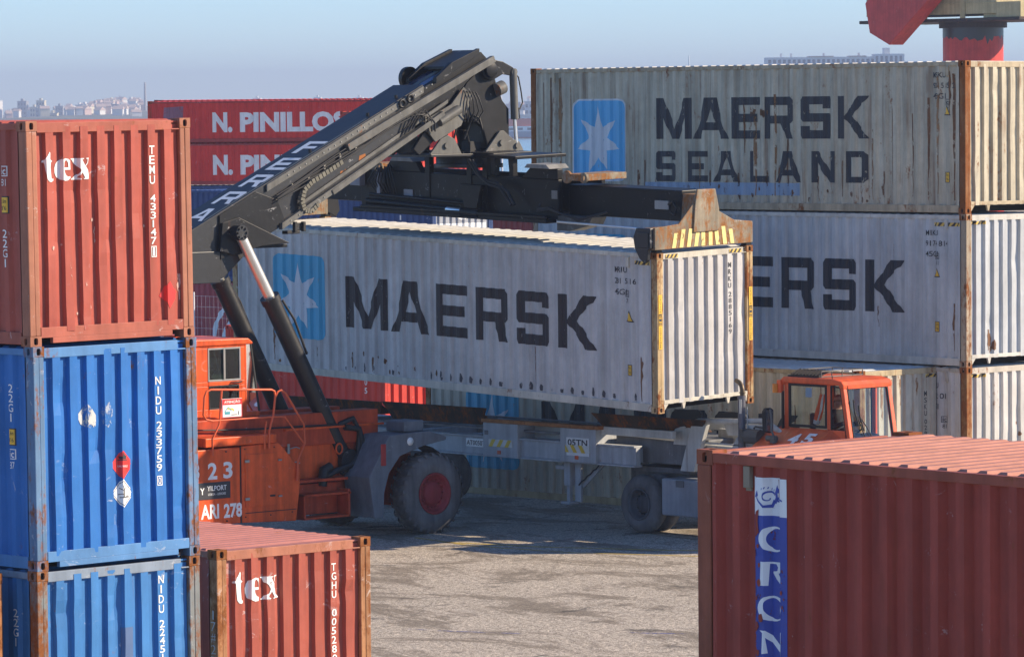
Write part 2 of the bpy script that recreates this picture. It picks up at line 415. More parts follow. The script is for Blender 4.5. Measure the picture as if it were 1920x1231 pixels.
def container(label, pose, L, H, M, group=None, seed=0, pitch=.278, rpitch=.24, end='flush', marks=(), vents=(), wob=.006, rough_end=.008, name='shipping_container', cat='shipping container', simple=False, sd=.040):
    """pose: near right-hand bottom corner (x,y,z), turn, rise of the left end, rise of the far side, in degrees"""
    x, y, z, dy, ta, tb = pose
    lx = Vector((-math.cos(R(dy)), math.sin(R(dy)), math.tan(R(ta)))).normalized()
    wv = Vector((math.sin(R(dy)), math.cos(R(dy)), math.tan(R(tb)))); wv = (wv-lx*wv.dot(lx)).normalized()
    up = (-lx).cross(wv)
    base = Vector((x, y, z))+lx*L/2+wv*CW/2
    mm = Matrix((-lx, wv, up)).transposed().to_4x4(); mm.translation = base
    T = thing(name, label, cat, mm, group=group)
    hx, hy = L/2, CW/2
    ps = profile(.165, L-.165, 'side', pitch, sd); pe = profile(.165, CW-.165, 'end', .25)
    fs, fe = interp(ps), interp(pe)
    W = lambda s, t, k: wob*(noise.noise(Vector((s*.8+seed*7, t*.9, k)))+.5*noise.noise(Vector((s*2.3, t*1.7+seed*3, k+9))))
    _dr = random.Random(seed*13+1); dents = [(_dr.uniform(.25, CW-.25), _dr.uniform(.3, H-.3), _dr.uniform(.05, .13), _dr.uniform(.05, .22), _dr.uniform(.008, .028)) for _ in range(16 if rough_end > .009 else 5)]
    We = lambda s, t, k: sum(a*math.exp(-((s-x0)/r0)**2-((t-z0)/r1)**2) for x0, z0, r0, r1, a in dents if abs(s-x0) < 3*r0 and abs(t-z0) < 3*r1)+rough_end*(noise.noise(Vector((s*2.2+seed*5, t*1.1, k)))+.6*noise.noise(Vector((s*5, t*2.3+seed*2, k+5))))
    zb, zt = .16, H-.07
    zs = [zb+(zt-zb)*i/16 for i in range(17)]
    def panel(nm, pts, fn):
        v = [fn(p, d, t) for t in zs for p, d in pts]; n = len(pts)
        f = [(k*n+i, k*n+i+1, (k+1)*n+i+1, (k+1)*n+i) for k in range(len(zs)-1) for i in range(n-1)]
        return MB().add(v, f).build(nm, M.get('end', M['wall']) if nm == 'end_wall' else M['wall'], T, fix=False)
    panel('side_wall', ps, lambda s, d, t: (s-hx, -hy+.007+d+W(s, t, 0), t))
    panel('side_wall', ps[::-1], lambda s, d, t: (s-hx, hy-.007-d-W(s, t, 3), t))
    panel('end_wall', pe, lambda s, d, t: (hx-.006-d-We(s, t, 1), s-hy, t))
    panel('end_wall', pe[::-1], lambda s, d, t: (-hx+.006+d, s-hy, t))
    # roof sheet with raised cross ribs, ends of the ribs sloping down
    r = MB(); r.box(-hx+.05, hx-.05, -hy+.03, hy-.03, H-.05, H-.03)
    n = int((L-.5)/rpitch)
    for i in range(n):
        c = -hx+.25+(L-.5)*(i+.5)/n; a, b = rpitch*.30, rpitch*.17
        y0, y1, z0, z1 = -hy+.062, hy-.062, H-.0305, H-.005
        r.add([(c-a, y0, z0), (c+a, y0, z0), (c+b, y0+.03, z1), (c-b, y0+.03, z1), (c-a, y1, z0), (c+a, y1, z0), (c+b, y1-.03, z1), (c-b, y1-.03, z1)],
              [(0, 1, 2, 3), (7, 6, 5, 4), (1, 5, 6, 2), (4, 0, 3, 7), (3, 2, 6, 7)])
    r.build('roof', M.get('roof', M['wall']), T)
    fl = MB(); fl.box(-hx+.06, hx-.06, -hy+.05, hy-.05, .13, .17)
    for i in range(int(L/.6)):
        c = -hx+.4+i*.6
        fl.box(c, c+.05, -hy+.05, hy-.05, .03, .1299)
    fl.build('floor', M.get('floor', DARK), T)
    # rails
    for sy in (-1, 1):
        y0, y1 = sorted((sy*(hy-.001), sy*(hy-.06)))
        MB().box(-hx+.178, hx-.178, y0, y1, H-.10, H-.022).build('top_rail', M['rail'], T, .006)
        y0, y1 = sorted((sy*(hy-.003), sy*(hy-.05)))
        MB().box(-hx+.178, hx-.178, y0, y1, .022, .165).build('bottom_rail', M['rail'], T, .006)
    for sx in (-1, 1):
        x0, x1 = sorted((sx*(hx-.004), sx*(hx-.06)))
        q = MB()
        if end == 'flush' or simple:
            q.box(x0, x1, -hy+.162, hy-.285, H-.135, H-.020)
            xa, xb = sorted((sx*(hx-.085), sx*(hx-.13))); q.box(xa, xb, -hy+.162, hy-.162, H-.13, H-.03)
            xa, xb = sorted((sx*(hx-.006), sx*(hx-.084))); q.box(xa, xb, hy-.284, hy-.162, H-.135, H-.120)
        else:
            q.box(x0, x1, -hy+.162, hy-.25, H-.125, H-.018)
            xa, xb = sorted((sx*(hx-.075), sx*(hx-.12))); q.box(xa, xb, -hy+.162, hy-.162, H-.12, H-.03)
            xa, xb = sorted((sx*(hx-.006), sx*(hx-.074))); q.box(xa, xb, hy-.249, hy-.162, H-.125, H-.112)
        q.build('end_header', M['rail'], T, .005)
        q = MB()
        if end == 'flush':
            q.box(x0, x1, -hy+.162, hy-.162, .095, .215); q.box(x0, x1, -hy+.33, hy-.33, .03, .0949)
        else:
            q.box(x0, x1, -hy+.162, hy-.162, .165, .232)
            for v in (.66, 1.79):
                q.prism([(v-hy-.05, .1649), (v-hy+.05, .1649), (v-hy+.018, .05), (v-hy-.018, .05)], 0, *sorted((sx*(hx-.01), sx*(hx-.05))))
            for sg in (-1, 1):
                q.prism([(sg*(hy-.163), .1649), (sg*(hy-.163), .03), (sg*(hy-.28), .1649)], 0, *sorted((sx*(hx-.012), sx*(hx-.05))))
        q.build('bottom_sill', M['rail'], T, .004)
        for sy in (-1, 1):
            xa, xb = sorted((sx*(hx-.002), sx*(hx-.150))); ya, yb = sorted((sy*(hy-.002), sy*(hy-.085)))
            q = MB(); q.box(xa, xb, ya, yb, .118, H-.118)
            xa, xb = sorted((sx*(hx-.006), sx*(hx-.07))); ya, yb = sorted((sy*(hy-.0855), sy*(hy-.158)))
            q.box(xa, xb, ya, yb, .118, H-.118)
            q.build('corner_post', M['post'], T, .010)
            for z0, sz in ((0, 1), (H, -1)):
                q = MB(); casting(q, (sx*hx, sy*hy, z0), -sx, -sy, sz)
                q.build('corner_casting', [M['cast'], DARK], T, .004)
    for face, u, zz in vents:
        s = L-u; q = MB()
        yv = -hy+.007+fs(s)
        q.box(s-hx-.035, s-hx+.035, yv-.045, yv+.001, zz-.085, zz+.085)
        q.box(s-hx-.03, s-hx+.03, yv-.02, yv+.001, zz+.0851, zz+.11); q.box(s-hx-.03, s-hx+.03, yv-.02, yv+.001, zz-.11, zz-.0851)
        q.build('vent', M.get('vent', M['rail']), T, .004)
    # painted and stuck-on marks follow the corrugation
    cs, ce = [p[0] for p in ps], [p[0] for p in pe]
    import bisect
    def grid(Wf, xs, k):
        cache = {}
        def at(i, j):
            if (i, j) not in cache: cache[i, j] = Wf(xs[i], zs[j], k)
            return cache[i, j]
        def f(s, t):
            i = max(0, min(len(xs)-2, bisect.bisect_right(xs, s)-1)); j = max(0, min(len(zs)-2, bisect.bisect_right(zs, t)-1))
            a = (s-xs[i])/(xs[i+1]-xs[i]) if xs[i+1]-xs[i] > 1e-9 else 0; b = (t-zs[j])/(zs[j+1]-zs[j])
            a, b = max(0, min(1, a)), max(0, min(1, b))
            return (at(i, j)*(1-a)+at(i+1, j)*a)*(1-b)+(at(i, j+1)*(1-a)+at(i+1, j+1)*a)*b
        return f
    Ws, Wq = grid(W, cs, 0), grid(We, ce, 1)
    for nm, face, fl_, mt in marks:
        lab = None
        if isinstance(nm, tuple): nm, lab = nm
        off = .0055
        if face[-1].isdigit(): off += .0025*int(face[-1]); face = face[:-1]
        if face == 's': o = flat_obj(nm, fl_, lambda s, t: (s-hx, -hy+.007+fs(s)+Ws(s, t)-off, t), mt, T, cs, zs)
        elif face == 'e': o = flat_obj(nm, fl_, lambda s, t: (hx-.006-fe(s)-Wq(s, t)+off, s-hy, t), mt, T, ce, zs)
        elif face == 'sr': o = flat_obj(nm, fl_, lambda s, t: (s-hx, -hy-off, t), mt, T)
        elif face == 'er': o = flat_obj(nm, fl_, lambda s, t: (hx+off, s-hy, t), mt, T)
        elif face == 'r': o = flat_obj(nm, fl_, lambda s, t: (s-hx, t-hy, H-.004+off), mt, T)
        if lab: o['label'] = lab
    return T
WHITE = lambda k, w=.3: decal_mat('white_lettering_%s' % k, (.80, .80, .78), w, .5, sum(map(ord,k)) % 17)
def idplate(L, u0, z, lines, h=.105, w=.55):
    """owner number block: lines of digits from u0 rightwards, top at z"""
    s = L-u0
    return join(*[text_box(t, s, s+w*len(t.replace(' ', ''))/7.0, z-i*.2-h, z-i*.2, .01) for i, t in enumerate(lines)])
# ------------------------------------------------------------------ ground, water
def ground_mat():
    g = NG('worn_concrete')
    base = g.mix(g.noise(.35, 5, .6), (.37, .318, .250), (.50, .435, .350))
    g1 = g.ramp(g.noise(13, 3, .8), [(.36, .60), (.5, 1.0), (.64, 1.25)])
    base = g.mix(1.0, base, g1, 'MULTIPLY')
    g2 = g.ramp(g.noise(42, 2, .7), [(.38, .50), (.62, 1.45)])
    base = g.mix(1.0, base, g2, 'MULTIPLY')
    vp = g.n('TexVoronoi'); vp.inputs['Scale'].default_value = 26; mv = g.n('Mapping'); g.l(g.tc.outputs['Object'], mv.inputs[0]); g.l(mv.outputs[0], vp.inputs['Vector'])
    bw = g.n('RGBToBW'); g.l(vp.outputs['Color'], bw.inputs[0]); peb = g.ramp(bw.outputs[0], [(.15, .62), (.5, 1.0), (.85, 1.42)])
    base = g.mix(.85, base, peb, 'MULTIPLY')
    st = g.ramp(g.noise(.5, 10, .74, (.6, 1.0, 1), (3.1, 7.7, 0), .9), [(.50, 0.0), (.57, 1.0)])
    base = g.mix(g.math('MULTIPLY', st, .72), base, (.155, .125, .090))
    oil = g.ramp(g.noise(1.0, 9, .76, (1, .6, 1), (11, 2, 0), 1.0), [(.59, 0.0), (.635, 1.0)])
    base = g.mix(g.math('MULTIPLY', oil, .75), base, (.06, .055, .05))
    pale = g.ramp(g.noise(2.1, 5, .7, (.4, 1, 1), (1, 20, 0), .5), [(.60, 0.0), (.75, 1.0)])
    base = g.mix(g.math('MULTIPLY', pale, .35), base, (.47, .45, .41))
    vo = g.n('TexVoronoi', feature='DISTANCE_TO_EDGE'); vo.inputs['Scale'].default_value = .22
    mp = g.n('Mapping'); g.l(g.tc.outputs['Object'], mp.inputs[0])
    wn = g.n('TexNoise'); wn.inputs['Scale'].default_value = 1.2; wn.inputs['Detail'].default_value = 5; g.l(mp.outputs[0], wn.inputs[0])
    ad = g.mix(.14, mp.outputs[0], wn.outputs['Color'], 'ADD'); g.l(ad, vo.inputs['Vector'])
    ck = g.ramp(vo.outputs['Distance'], [(.0, .80), (.006, 1.0)])
    base = g.mix(1.0, base, ck, 'MULTIPLY')
    g.l(base, g.b.inputs['Base Color']); g.b.inputs['Roughness'].default_value = .9; g.b.inputs['Specular IOR Level'].default_value = .25
    h = g.math('ADD', g.math('MULTIPLY', g.noise(45, 3, .7), .012), g.math('MULTIPLY', g.noise(6, 4, .6), .02))
    g.bump(h, .9, 1.0)
    return g.m
def P(r, d, z=0.0):                                     # r metres to the right, d metres ahead of the viewpoint
    q = _B*0+Vector((0, 0, z)); F = _yard(0, 1, 0); Q = _yard(1, 0, 0)
    return Vector((F.x*d+Q.x*r, F.y*d+Q.y*r, z))
g_ = MB()
g_.add([P(-160, -80), P(160, -80), P(160, 520), P(-160, 520)], [(0, 1, 2, 3)])
g_.add([P(-160, 520), P(160, 520), P(160, 520, -4), P(-160, 520, -4)], [(0, 1, 2, 3)])
tag(g_.build('ground', ground_mat(), fix=False), kind='structure')
gw = NG('river_water'); gw.b.inputs['Base Color'].default_value = (.16, .30, .36, 1); gw.b.inputs['Roughness'].default_value = .22
gw.bump(gw.noise(.5, 4, .6, (1, 1, 1)), .5, .35)
tag(MB().add([P(-6000, 300, -2.8), P(6000, 300, -2.8), P(6000, 9000, -2.8), P(-6000, 9000, -2.8)], [(0, 1, 2, 3)]).build('water', gw.m, fix=False), kind='structure')
# faded yellow lane line and a few old paint smears on the yard
ym = decal_mat('worn_yellow_line', (.50, .36, .07), 1.0, .8, 3, grain=5)
def smear(name, pts, wd, mt):
    v, f = stroke(pts, wd); tag(MB().add([(x, y, .004) for x, y in v], f).build(name, mt, fix=False), kind='structure')
smear('lane_marking', [(-60.6, 53.0), (-58.6, 53.6), (-56.5, 54.7), (-54.5, 56.2)], .12, ym)
smear('lane_marking', [(-61.6, 53.2), (-59.6, 52.9), (-57.4, 53.3), (-55.4, 54.3), (-53.5, 55.8)], .09, ym)
bm_ = decal_mat('blue_paint_smear', (.09, .12, .36), 1.7, .7, 8, grain=4)
smear('paint_smear', [(-50.85, 43.75), (-50.3, 43.95), (-49.5, 44.35), (-48.85, 44.7)], [.02, .07, .06, .02], bm_)
smear('paint_smear', [(-48.3, 45.6), (-47.75, 45.9), (-47.1, 46.4)], [.03, .09, .02], bm_)

# ------------------------------------------------------------------ container paints
def cpaint(k, wall, post=None, rail=None, rust=.25, dirt=.25, streak=.3, seed=0, prust=None, roof=None, rough=.5, scratch=.2, fade=0, **kw):
    post = post or wall; rail = rail or wall; prust = rust+.25 if prust is None else prust
    M = {'wall': paint(k+'_panel_paint', wall, rough, rust, dirt, .14, seed, streak, fade=fade, scratch=scratch),
         'post': paint(k+'_post_paint', post, rough+.1, prust, dirt+.1, .2, seed+1, .3, scratch=scratch+.2),
         'rail': paint(k+'_rail_paint', rail, rough+.05, rust+.12, dirt, .16, seed+2, .1, scratch=scratch+.1),
         'cast': paint(k+'_casting_paint', post, rough+.15, prust+.2, dirt+.1, .2, seed+3)}
    M['roof'] = paint(k+'_roof_paint', roof, .55, max(0, rust-.1), dirt*.6, .14, seed+4, fade=fade) if roof else M['wall']
    for kk, v in kw.items(): M[kk] = v
    return M
RUSTY = (.24, .10, .04)
M_tex = cpaint('brick_red', (.43, .098, .068), (.44, .18, .11), (.42, .12, .08), .14, .2, .15, 1, .22, scratch=.35)
M_tex2 = cpaint('worn_brick_red', (.43, .105, .070), (.46, .22, .10), (.46, .18, .11), .30, .22, .3, 2, .62, roof=(.42, .17, .14), scratch=.8)
M_blue = cpaint('bright_blue', (.030, .17, .50), (.13, .24, .40), (.10, .25, .50), .15, .14, .12, 3, .58, scratch=.5)
M_blue2 = cpaint('faded_blue', (.055, .21, .50), (.24, .26, .26), (.24, .30, .38), .22, .18, .2, 4, .72, scratch=.6)
M_wht = cpaint('cool_white', (.60, .585, .56), (.58, .42, .22), (.64, .60, .50), .10, .26, .35, 5, .62, roof=(.62, .60, .545), scratch=0)
M_gry = cpaint('beige_grey', (.60, .54, .405), (.36, .16, .06), (.52, .43, .29), .28, .36, 1.3, 6, .78, roof=(.66, .62, .55), scratch=0)
M_lgt = cpaint('bluish_white', (.53, .555, .57), (.44, .36, .26), (.62, .60, .54), .10, .22, .35, 7, .55, roof=(.6, .6, .6), scratch=0)
M_lg2 = cpaint('streaked_white', (.62, .605, .57), (.38, .21, .09), (.55, .50, .42), .26, .22, .7, 8, .72, roof=(.6, .6, .6), scratch=0)
M_crm = cpaint('cream_white', (.57, .53, .43), (.42, .25, .11), (.52, .42, .26), .27, .28, .8, 9, .62, roof=(.62, .63, .62), scratch=0)
M_crn = cpaint('dull_oxide_red', (.385, .068, .046), (.36, .11, .06), (.38, .10, .06), .20, .28, .2, 10, .40, roof=(.50, .22, .155), scratch=.25, vent=paint('vent_beige', (.36, .30, .22), .6, .1, .2))
M_red = cpaint('signal_red', (.64, .060, .040), None, (.45, .09, .06), .10, .2, .1, 11, .25, scratch=.15)
M_mar = cpaint('maroon', (.21, .038, .040), None, None, .10, .2, .1, 12, .2)
M_mar2 = cpaint('bright_maroon', (.50, .075, .085), None, None, .10, .2, .1, 17, .2)
M_nvy = cpaint('navy_blue', (.035, .075, .21), None, None, .05, .2, .05, 13, .2, end=paint('door_grey', (.38, .40, .44), .5, .1, .2, seed=4))
M_org = cpaint('rust_orange', (.42, .17, .06), (.42, .18, .07), None, .35, .25, .3, 14, .6)

blackp = decal_mat('black_lettering', (.022, .024, .034), .18, .6, 2)
blackc = decal_mat('cracked_black_lettering', (.030, .030, .036), .42, .6, 5)
blackm = decal_mat('worn_dark_lettering', (.026, .019, .021), .25, .6, 7)
small_black = decal_mat('small_black_lettering', (.03, .03, .035), .35, .6, 9, grain=14)
small_black2 = decal_mat('rubbed_small_black_lettering', (.03, .03, .035), .30, .6, 10, grain=14)
skyb = decal_mat('sky_blue_panel', (.085, .40, .68), .12, .5, 3)
skyb2 = decal_mat('turquoise_blue_panel', (.045, .36, .56), .12, .5, 4)
starw = decal_mat('pale_star_paint', (.60, .63, .66), .28, .5, 6)
yel = decal_mat('yellow_label', (.80, .47, .03), .15, .5, 1)
wlab = decal_mat('white_label', (.82, .82, .80), .12, .5, 2)
redl = decal_mat('red_label', (.75, .035, .030), .10, .4, 3)
def star(cx, cy, rx, ry):
    p = []
    rad = [.94, .86, .92, .90, .96, .92, .90]
    for k in range(7):
        a = R(90-k*360/7); b = R(90-(k+.5)*360/7)
        p.append((cx+rx*rad[k]*math.cos(a), cy+ry*rad[k]*math.sin(a)))
        for da, q in ((-.09, .45), (0, .40), (.09, .45)): p.append((cx+rx*q*math.cos(b-da), cy+ry*q*math.sin(b-da)))
    return _fill([p])
def big_logo(L, u0, u1, t0, t1, panel, border=True, face='s'):
    s0, s1 = L-u0, L-u1; cx, cy = (s0+s1)/2, (t0+t1)/2
    out = []
    if border: out.append(('emblem', face, _fill([rrect(s0, s1, t0, t1, .19)]), starw))
    k = .035 if border else 0
    out.append(('emblem', face+('1' if border else ''), _fill([rrect(s0+k, s1-k, t0+k, t1-k, .16)]), panel))
    out.append(('emblem', face+'2', star(cx-.02, cy-.02, .72, .79), starw))
    return out
def word(L, spec, t0, t1): return join(*[glyph(c, L-a, L-b, t0, t1) for c, a, b in spec])
MAE = [('M', 8.69, 7.48), ('A', 7.35, 6.24), ('E', 6.07, 5.14), ('R', 4.93, 4.01), ('S', 3.76, 2.88), ('K', 2.63, 1.62)]
MAG = [('M', 8.41, 7.40), ('A', 7.35, 6.36), ('E', 6.25, 5.46), ('R', 5.34, 4.545), ('S', 4.33, 3.53), ('K', 3.36, 2.52)]
SEA = [('S', 8.42, 7.86), ('E', 7.53, 6.97), ('A', 6.78, 6.06), ('L', 5.75, 5.25), ('A', 5.05, 4.33), ('N', 4.04, 3.42), ('D', 3.13, 2.55)]
def warn(L, u, z, k=.17):
    s = L-u
    return [('warning_label', 's', _fill([[(s-k*.62, z), (s+k*.62, z), (s, z+k*1.25)]]), small_black),
            ('warning_label', 's1', _fill([[(s-k*.48, z+.022), (s+k*.48, z+.022), (s, z+k*1.05)]]), yel)]
def tall(L, u, z, a='2.9m', b="9'6"):
    s = L-u
    return [('height_label', 's', rect(s-.075, s+.075, z-.10, z+.10), small_black), ('height_label', 's1', rect(s-.062, s+.062, z-.088, z+.088), yel),
            ('height_label', 's2', join(text_box(a, s-.05, s+.05, z+.02, z+.07), text_box(b, s-.05, s+.05, z-.06, z-.01)), small_black)]
def icmark(L, u, z, num, mt):
    s = L-u
    return [('approval_mark', 's', join(ring(s-.065, s+.065, z, z+.12, .010), text_box('ic', s-.045, s+.045, z+.02, z+.10, .01), text_box(num, s-.045, s+.045, z-.11, z-.03)), mt)]
def hazard(a, b, z0, z1, n, face, lean=.05):
    k = (b-a)/n
    return [('hazard_tape', face, rect(a, b, z0, z1), decal_mat('hazard_yellow', (.70, .48, .10), .5, .6, 4)),
            ('hazard_tape', face+'1', join(*[polyf([(a+i*k, z0), (a+i*k+k*.5, z0), (a+i*k+k*.5+lean, z1), (a+i*k+lean, z1)]) for i in range(n)]), small_black)]
LL, L20, HC = 12.192, 6.058, 2.896

# ---- rust runs, scuffs: marks with a shape of their own
rust_d = decal_mat('rust_run', (.17, .075, .03), .9, .8, 15, .3, grain=10); rust_l = decal_mat('pale_rust_run', (.30, .16, .07), 1.2, .8, 16, .3, grain=7); scuff_m = decal_mat('black_scuff', (.07, .07, .08), 1.0, .8, 17, .3, grain=9)
def runs(L, lst, seed):
    rnd = random.Random(seed); out = []
    for u, z1, z0, wd in lst:
        s = L-u; n = 7
        out.append(stroke([(s+rnd.uniform(-.012, .012), z1+(z0-z1)*i/n) for i in range(n+1)], [wd*(.35+.65*math.sin(PI*min(1, .18+i/n)))*rnd.uniform(.7, 1.2) for i in range(n+1)]))
    return join(*out)
def blots(L, n, u0, u1, z0, z1, k, seed):
    rnd = random.Random(seed); out = []
    for _ in range(n):
        s = L-rnd.uniform(u0, u1); z = rnd.uniform(z0, z1); r = k*rnd.uniform(.4, 1.2); a0 = rnd.uniform(0, 6)
        out.append(polyf([(s+r*rnd.uniform(.6, 1.2)*math.cos(a0+i*PI/4), z+1.5*r*rnd.uniform(.5, 1.3)*math.sin(a0+i*PI/4)) for i in range(8)]))
    return join(*out)
def scuffs(L, u0, u1, pitch, seed):
    rnd = random.Random(seed); out = []; u = u0
    while u < u1:
        s = L-u; h = rnd.uniform(.05, .17)*(1.5 if u < 1.6 else 1); w_ = rnd.uniform(.016, .042)
        if rnd.random() > .25: out.append(polyf([(s-w_*.3, .21+h), (s+w_*.3, .21+h*.9), (s+w_, .27), (s+w_*.6, .19), (s-w_*.5, .20), (s-w_*.7, .26)]))
        u += pitch
    return join(*out)
# ---- the stack at the left: brick red over two blue boxes
def glyph_px(polys, sx0, sx1, sy0, sy1, s0, s1, t0, t1):
    return fit_to(_fill(polys), s0, s1, t0, t1, (sx0, sx1, -sy1, -sy0))
neg = lambda L_: [(x, -y) for x, y in L_]
TEXP = [neg([(310,200),(325,230),(318,395),(365,440),(330,470),(320,600),(340,860),(355,890),(390,880),(390,930),(340,970),(280,950),(235,880),(215,700),(205,520),(200,470),(160,470),(160,430),(210,400),(220,350),(260,300)]),
 neg([(830,670),(680,670),(690,740),(730,820),(780,845),(825,835),(830,880),(770,940),(700,950),(630,920),(530,850),(490,740),(485,620),(510,520),(560,450),(640,400),(710,380),(790,400),(825,440)]), neg([(670,610),(780,610),(775,500),(745,440),(710,425),(680,470)]),
 neg([(890,385),(1170,385),(1170,410),(1130,415),(1200,575),(1250,500),(1260,412),(1220,402),(1225,385),(1310,370),(1310,395),(1275,415),(1265,510),(1215,590),(1265,690),(1280,820),(1340,890),(1340,915),(1165,925),(1165,900),(1200,890),(1135,750),(1070,840),(1060,880),(1110,905),(1105,930),(895,930),(895,905),(930,895),(1010,815),(1070,790),(1110,690),(1060,590),(980,520),(930,420),(890,410)])]
def diamond(s, z, a, b): return [(s-a, z), (s, z-b), (s+a, z), (s, z+b)]
def rail_marks_22(L, mt, zc, zi, zy, g=True):
    return [('lettering', 's', vtext('22G1', L-.49, L-.40, zc, .113, .095, .005), mt)] + icmark(L, .445, zi, '81', mt) + tall(L, .445, zy, '2.6m', "8'6")
tx = glyph_px(TEXP, 160, 1345, 200, 970, .25, .935, 1.885, 2.235)
container('brick red container topping the left stack, white lettering and a torn red diamond', (-41.489, 30.027, 5.198, -1.47, -.1, .45), L20, 2.591, M_tex, 'containers stacked at the left', 1, rough_end=.016,
  marks=[('scratch', 'e', join(blots(0, 9, -2.2, -.3, .3, 2.2, .018, 3), runs(0, [(-.62, .95, .75, .02), (-2.25, .75, .45, .06), (-1.0, 1.35, 1.2, .015)], 4)), decal_mat('bare_scratch', (.62, .40, .33), 1.2, .7, 18, grain=12)), ('lettering', 'e', tx, WHITE('tex', .22)), ('lettering', 'e', join(vtext('TEMU', 1.805, 1.885, 2.275, .117, .10, .01), vtext('433147', 1.81, 1.89, 1.70, .1, .085, .01), text_box('1', 1.835, 1.865, .98, 1.08), ring(1.812, 1.888, .965, 1.095, .01)), WHITE('id', .15)),
         (('placard', 'torn red diamond placard'), 'e', polyf([(1.95, .50), (2.03, .44), (2.07, .35), (2.12, .42), (2.21, .54), (2.13, .58), (2.08, .67), (2.02, .61)]), redl)]
        + rail_marks_22(L20, WHITE('side', .2), 1.345, 1.96, 1.63))
container('bright blue container in the middle of the left stack with red and white hazard diamonds', (-41.459, 30.054, 2.606, -1.68, -.1, .3), L20, 2.591, M_blue, 'containers stacked at the left', 2, rough_end=.010,
  marks=[('lettering', 'e', join(vtext('NIDU', 1.80, 1.88, 2.155, .117, .095, .01), vtext('233759', 1.807, 1.887, 1.625, .1, .088, .01), text_box('0', 1.828, 1.868, .885, .965), ring(1.81, 1.886, .868, .982, .01)), WHITE('id', .15)),
         (('placard', 'red flammable diamond'), 'e', polyf(diamond(1.30, 1.15, .150, .168)), redl), ('placard', 'e1', join(stroke([(1.25, 1.205), (1.355, 1.205)], .012), polyf([(1.275, 1.215), (1.262, 1.25), (1.29, 1.245), (1.30, 1.30), (1.325, 1.255), (1.345, 1.262), (1.335, 1.215)])), small_black), ('placard', 'e1', text_box('FLAMMABLE', 1.25, 1.36, 1.12, 1.145), wlab),
         (('placard', 'white marine hazard diamond'), 'e', polyf(diamond(1.30, .815, .150, .168)), wlab), ('placard', 'e1', _fill([diamond(1.30, .815, .135, .150), diamond(1.30, .815, .128, .142)]), small_black),
         ('placard', 'e1', join(stroke([(1.30, .77), (1.305, .86), (1.29, .92)], [.018, .012, .005]), stroke([(1.303, .85), (1.335, .89)], .007), stroke([(1.303, .84), (1.265, .88)], .007), stroke([(1.302, .81), (1.245, .80)], .008), stroke([(1.27, .765), (1.37, .77)], .010), polyf([(1.32, .775), (1.345, .79), (1.375, .78)])), small_black),
         ('label_remnant', 'e', polyf([(.66, 1.76), (.71, 1.66), (.83, 1.60), (.89, 1.63), (.91, 1.74), (.85, 1.83), (.79, 1.89), (.74, 1.84)]), decal_mat('torn_label', (.62, .62, .58), 1.15, .5, 12, grain=13)),
         ('label_remnant', 'e', polyf([(1.0, 1.66), (1.08, 1.60), (1.14, 1.65), (1.15, 1.80), (1.10, 1.90), (1.02, 1.85)]), decal_mat('torn_label_faint', (.5, .55, .62), 1.75, .5, 13, grain=16))]
        + [('lettering', 's', vtext('22G1', L20-.49, L20-.40, 2.15, .113, .095, .005), WHITE('side', .2))] + tall(L20, .45, 1.54, '2.6m', "8'6") + icmark(L20, .445, 1.28, '87', WHITE('side', .2)))
container('scuffed blue container at the bottom of the left stack with a grey repair patch', (-41.462, 30.053, .018, -1.73, 0, .1), L20, 2.591, M_blue2, 'containers stacked at the left', 3, rough_end=.012,
  marks=[('lettering', 'e', join(vtext('NIDU', 1.80, 1.88, 2.40, .117, .095, .01), vtext('2245103', 1.805, 1.885, 1.87, .1, .088, .01)), WHITE('id', .15)),
         ('lettering', 's', vtext('22G1', L20-.465, L20-.385, 2.13, .113, .095, .005), WHITE('side', .2)),
         ('repair_patch', 'e', rect(1.26, 1.44, 1.42, 1.83), decal_mat('grey_blue_patch', (.085, .15, .30), .1, .5, 2))])
container('weathered orange container cut off by the bottom left corner of the photo', (-41.66, 27.31, .006, -1.5, 0, 0), L20, 2.591, M_org, None, 4)
tx2 = glyph_px(TEXP, 160, 1345, 200, 970, .27, .99, 1.915, 2.31)
container('single brick red container on the ground with rusty posts and white lettering', (-42.014, 33.111, -.003, -.02, 0, -.1), L20, 2.591, M_tex2, None, 5, rough_end=.012, rpitch=.21,
  marks=[('lettering', 'e', tx2, WHITE('tex2', .16)), ('lettering', 'e', vtext('TGHU 005280', 1.805, 1.885, 2.30, .113, .092, .01), WHITE('id', .15)),
         ('chalk_mark', 'sr', vtext('17#2-138', L20-.12, L20-.03, 1.86, .14, .11, -.01), decal_mat('chalk', (.6, .55, .5), .8, .8, 3, grain=20))])

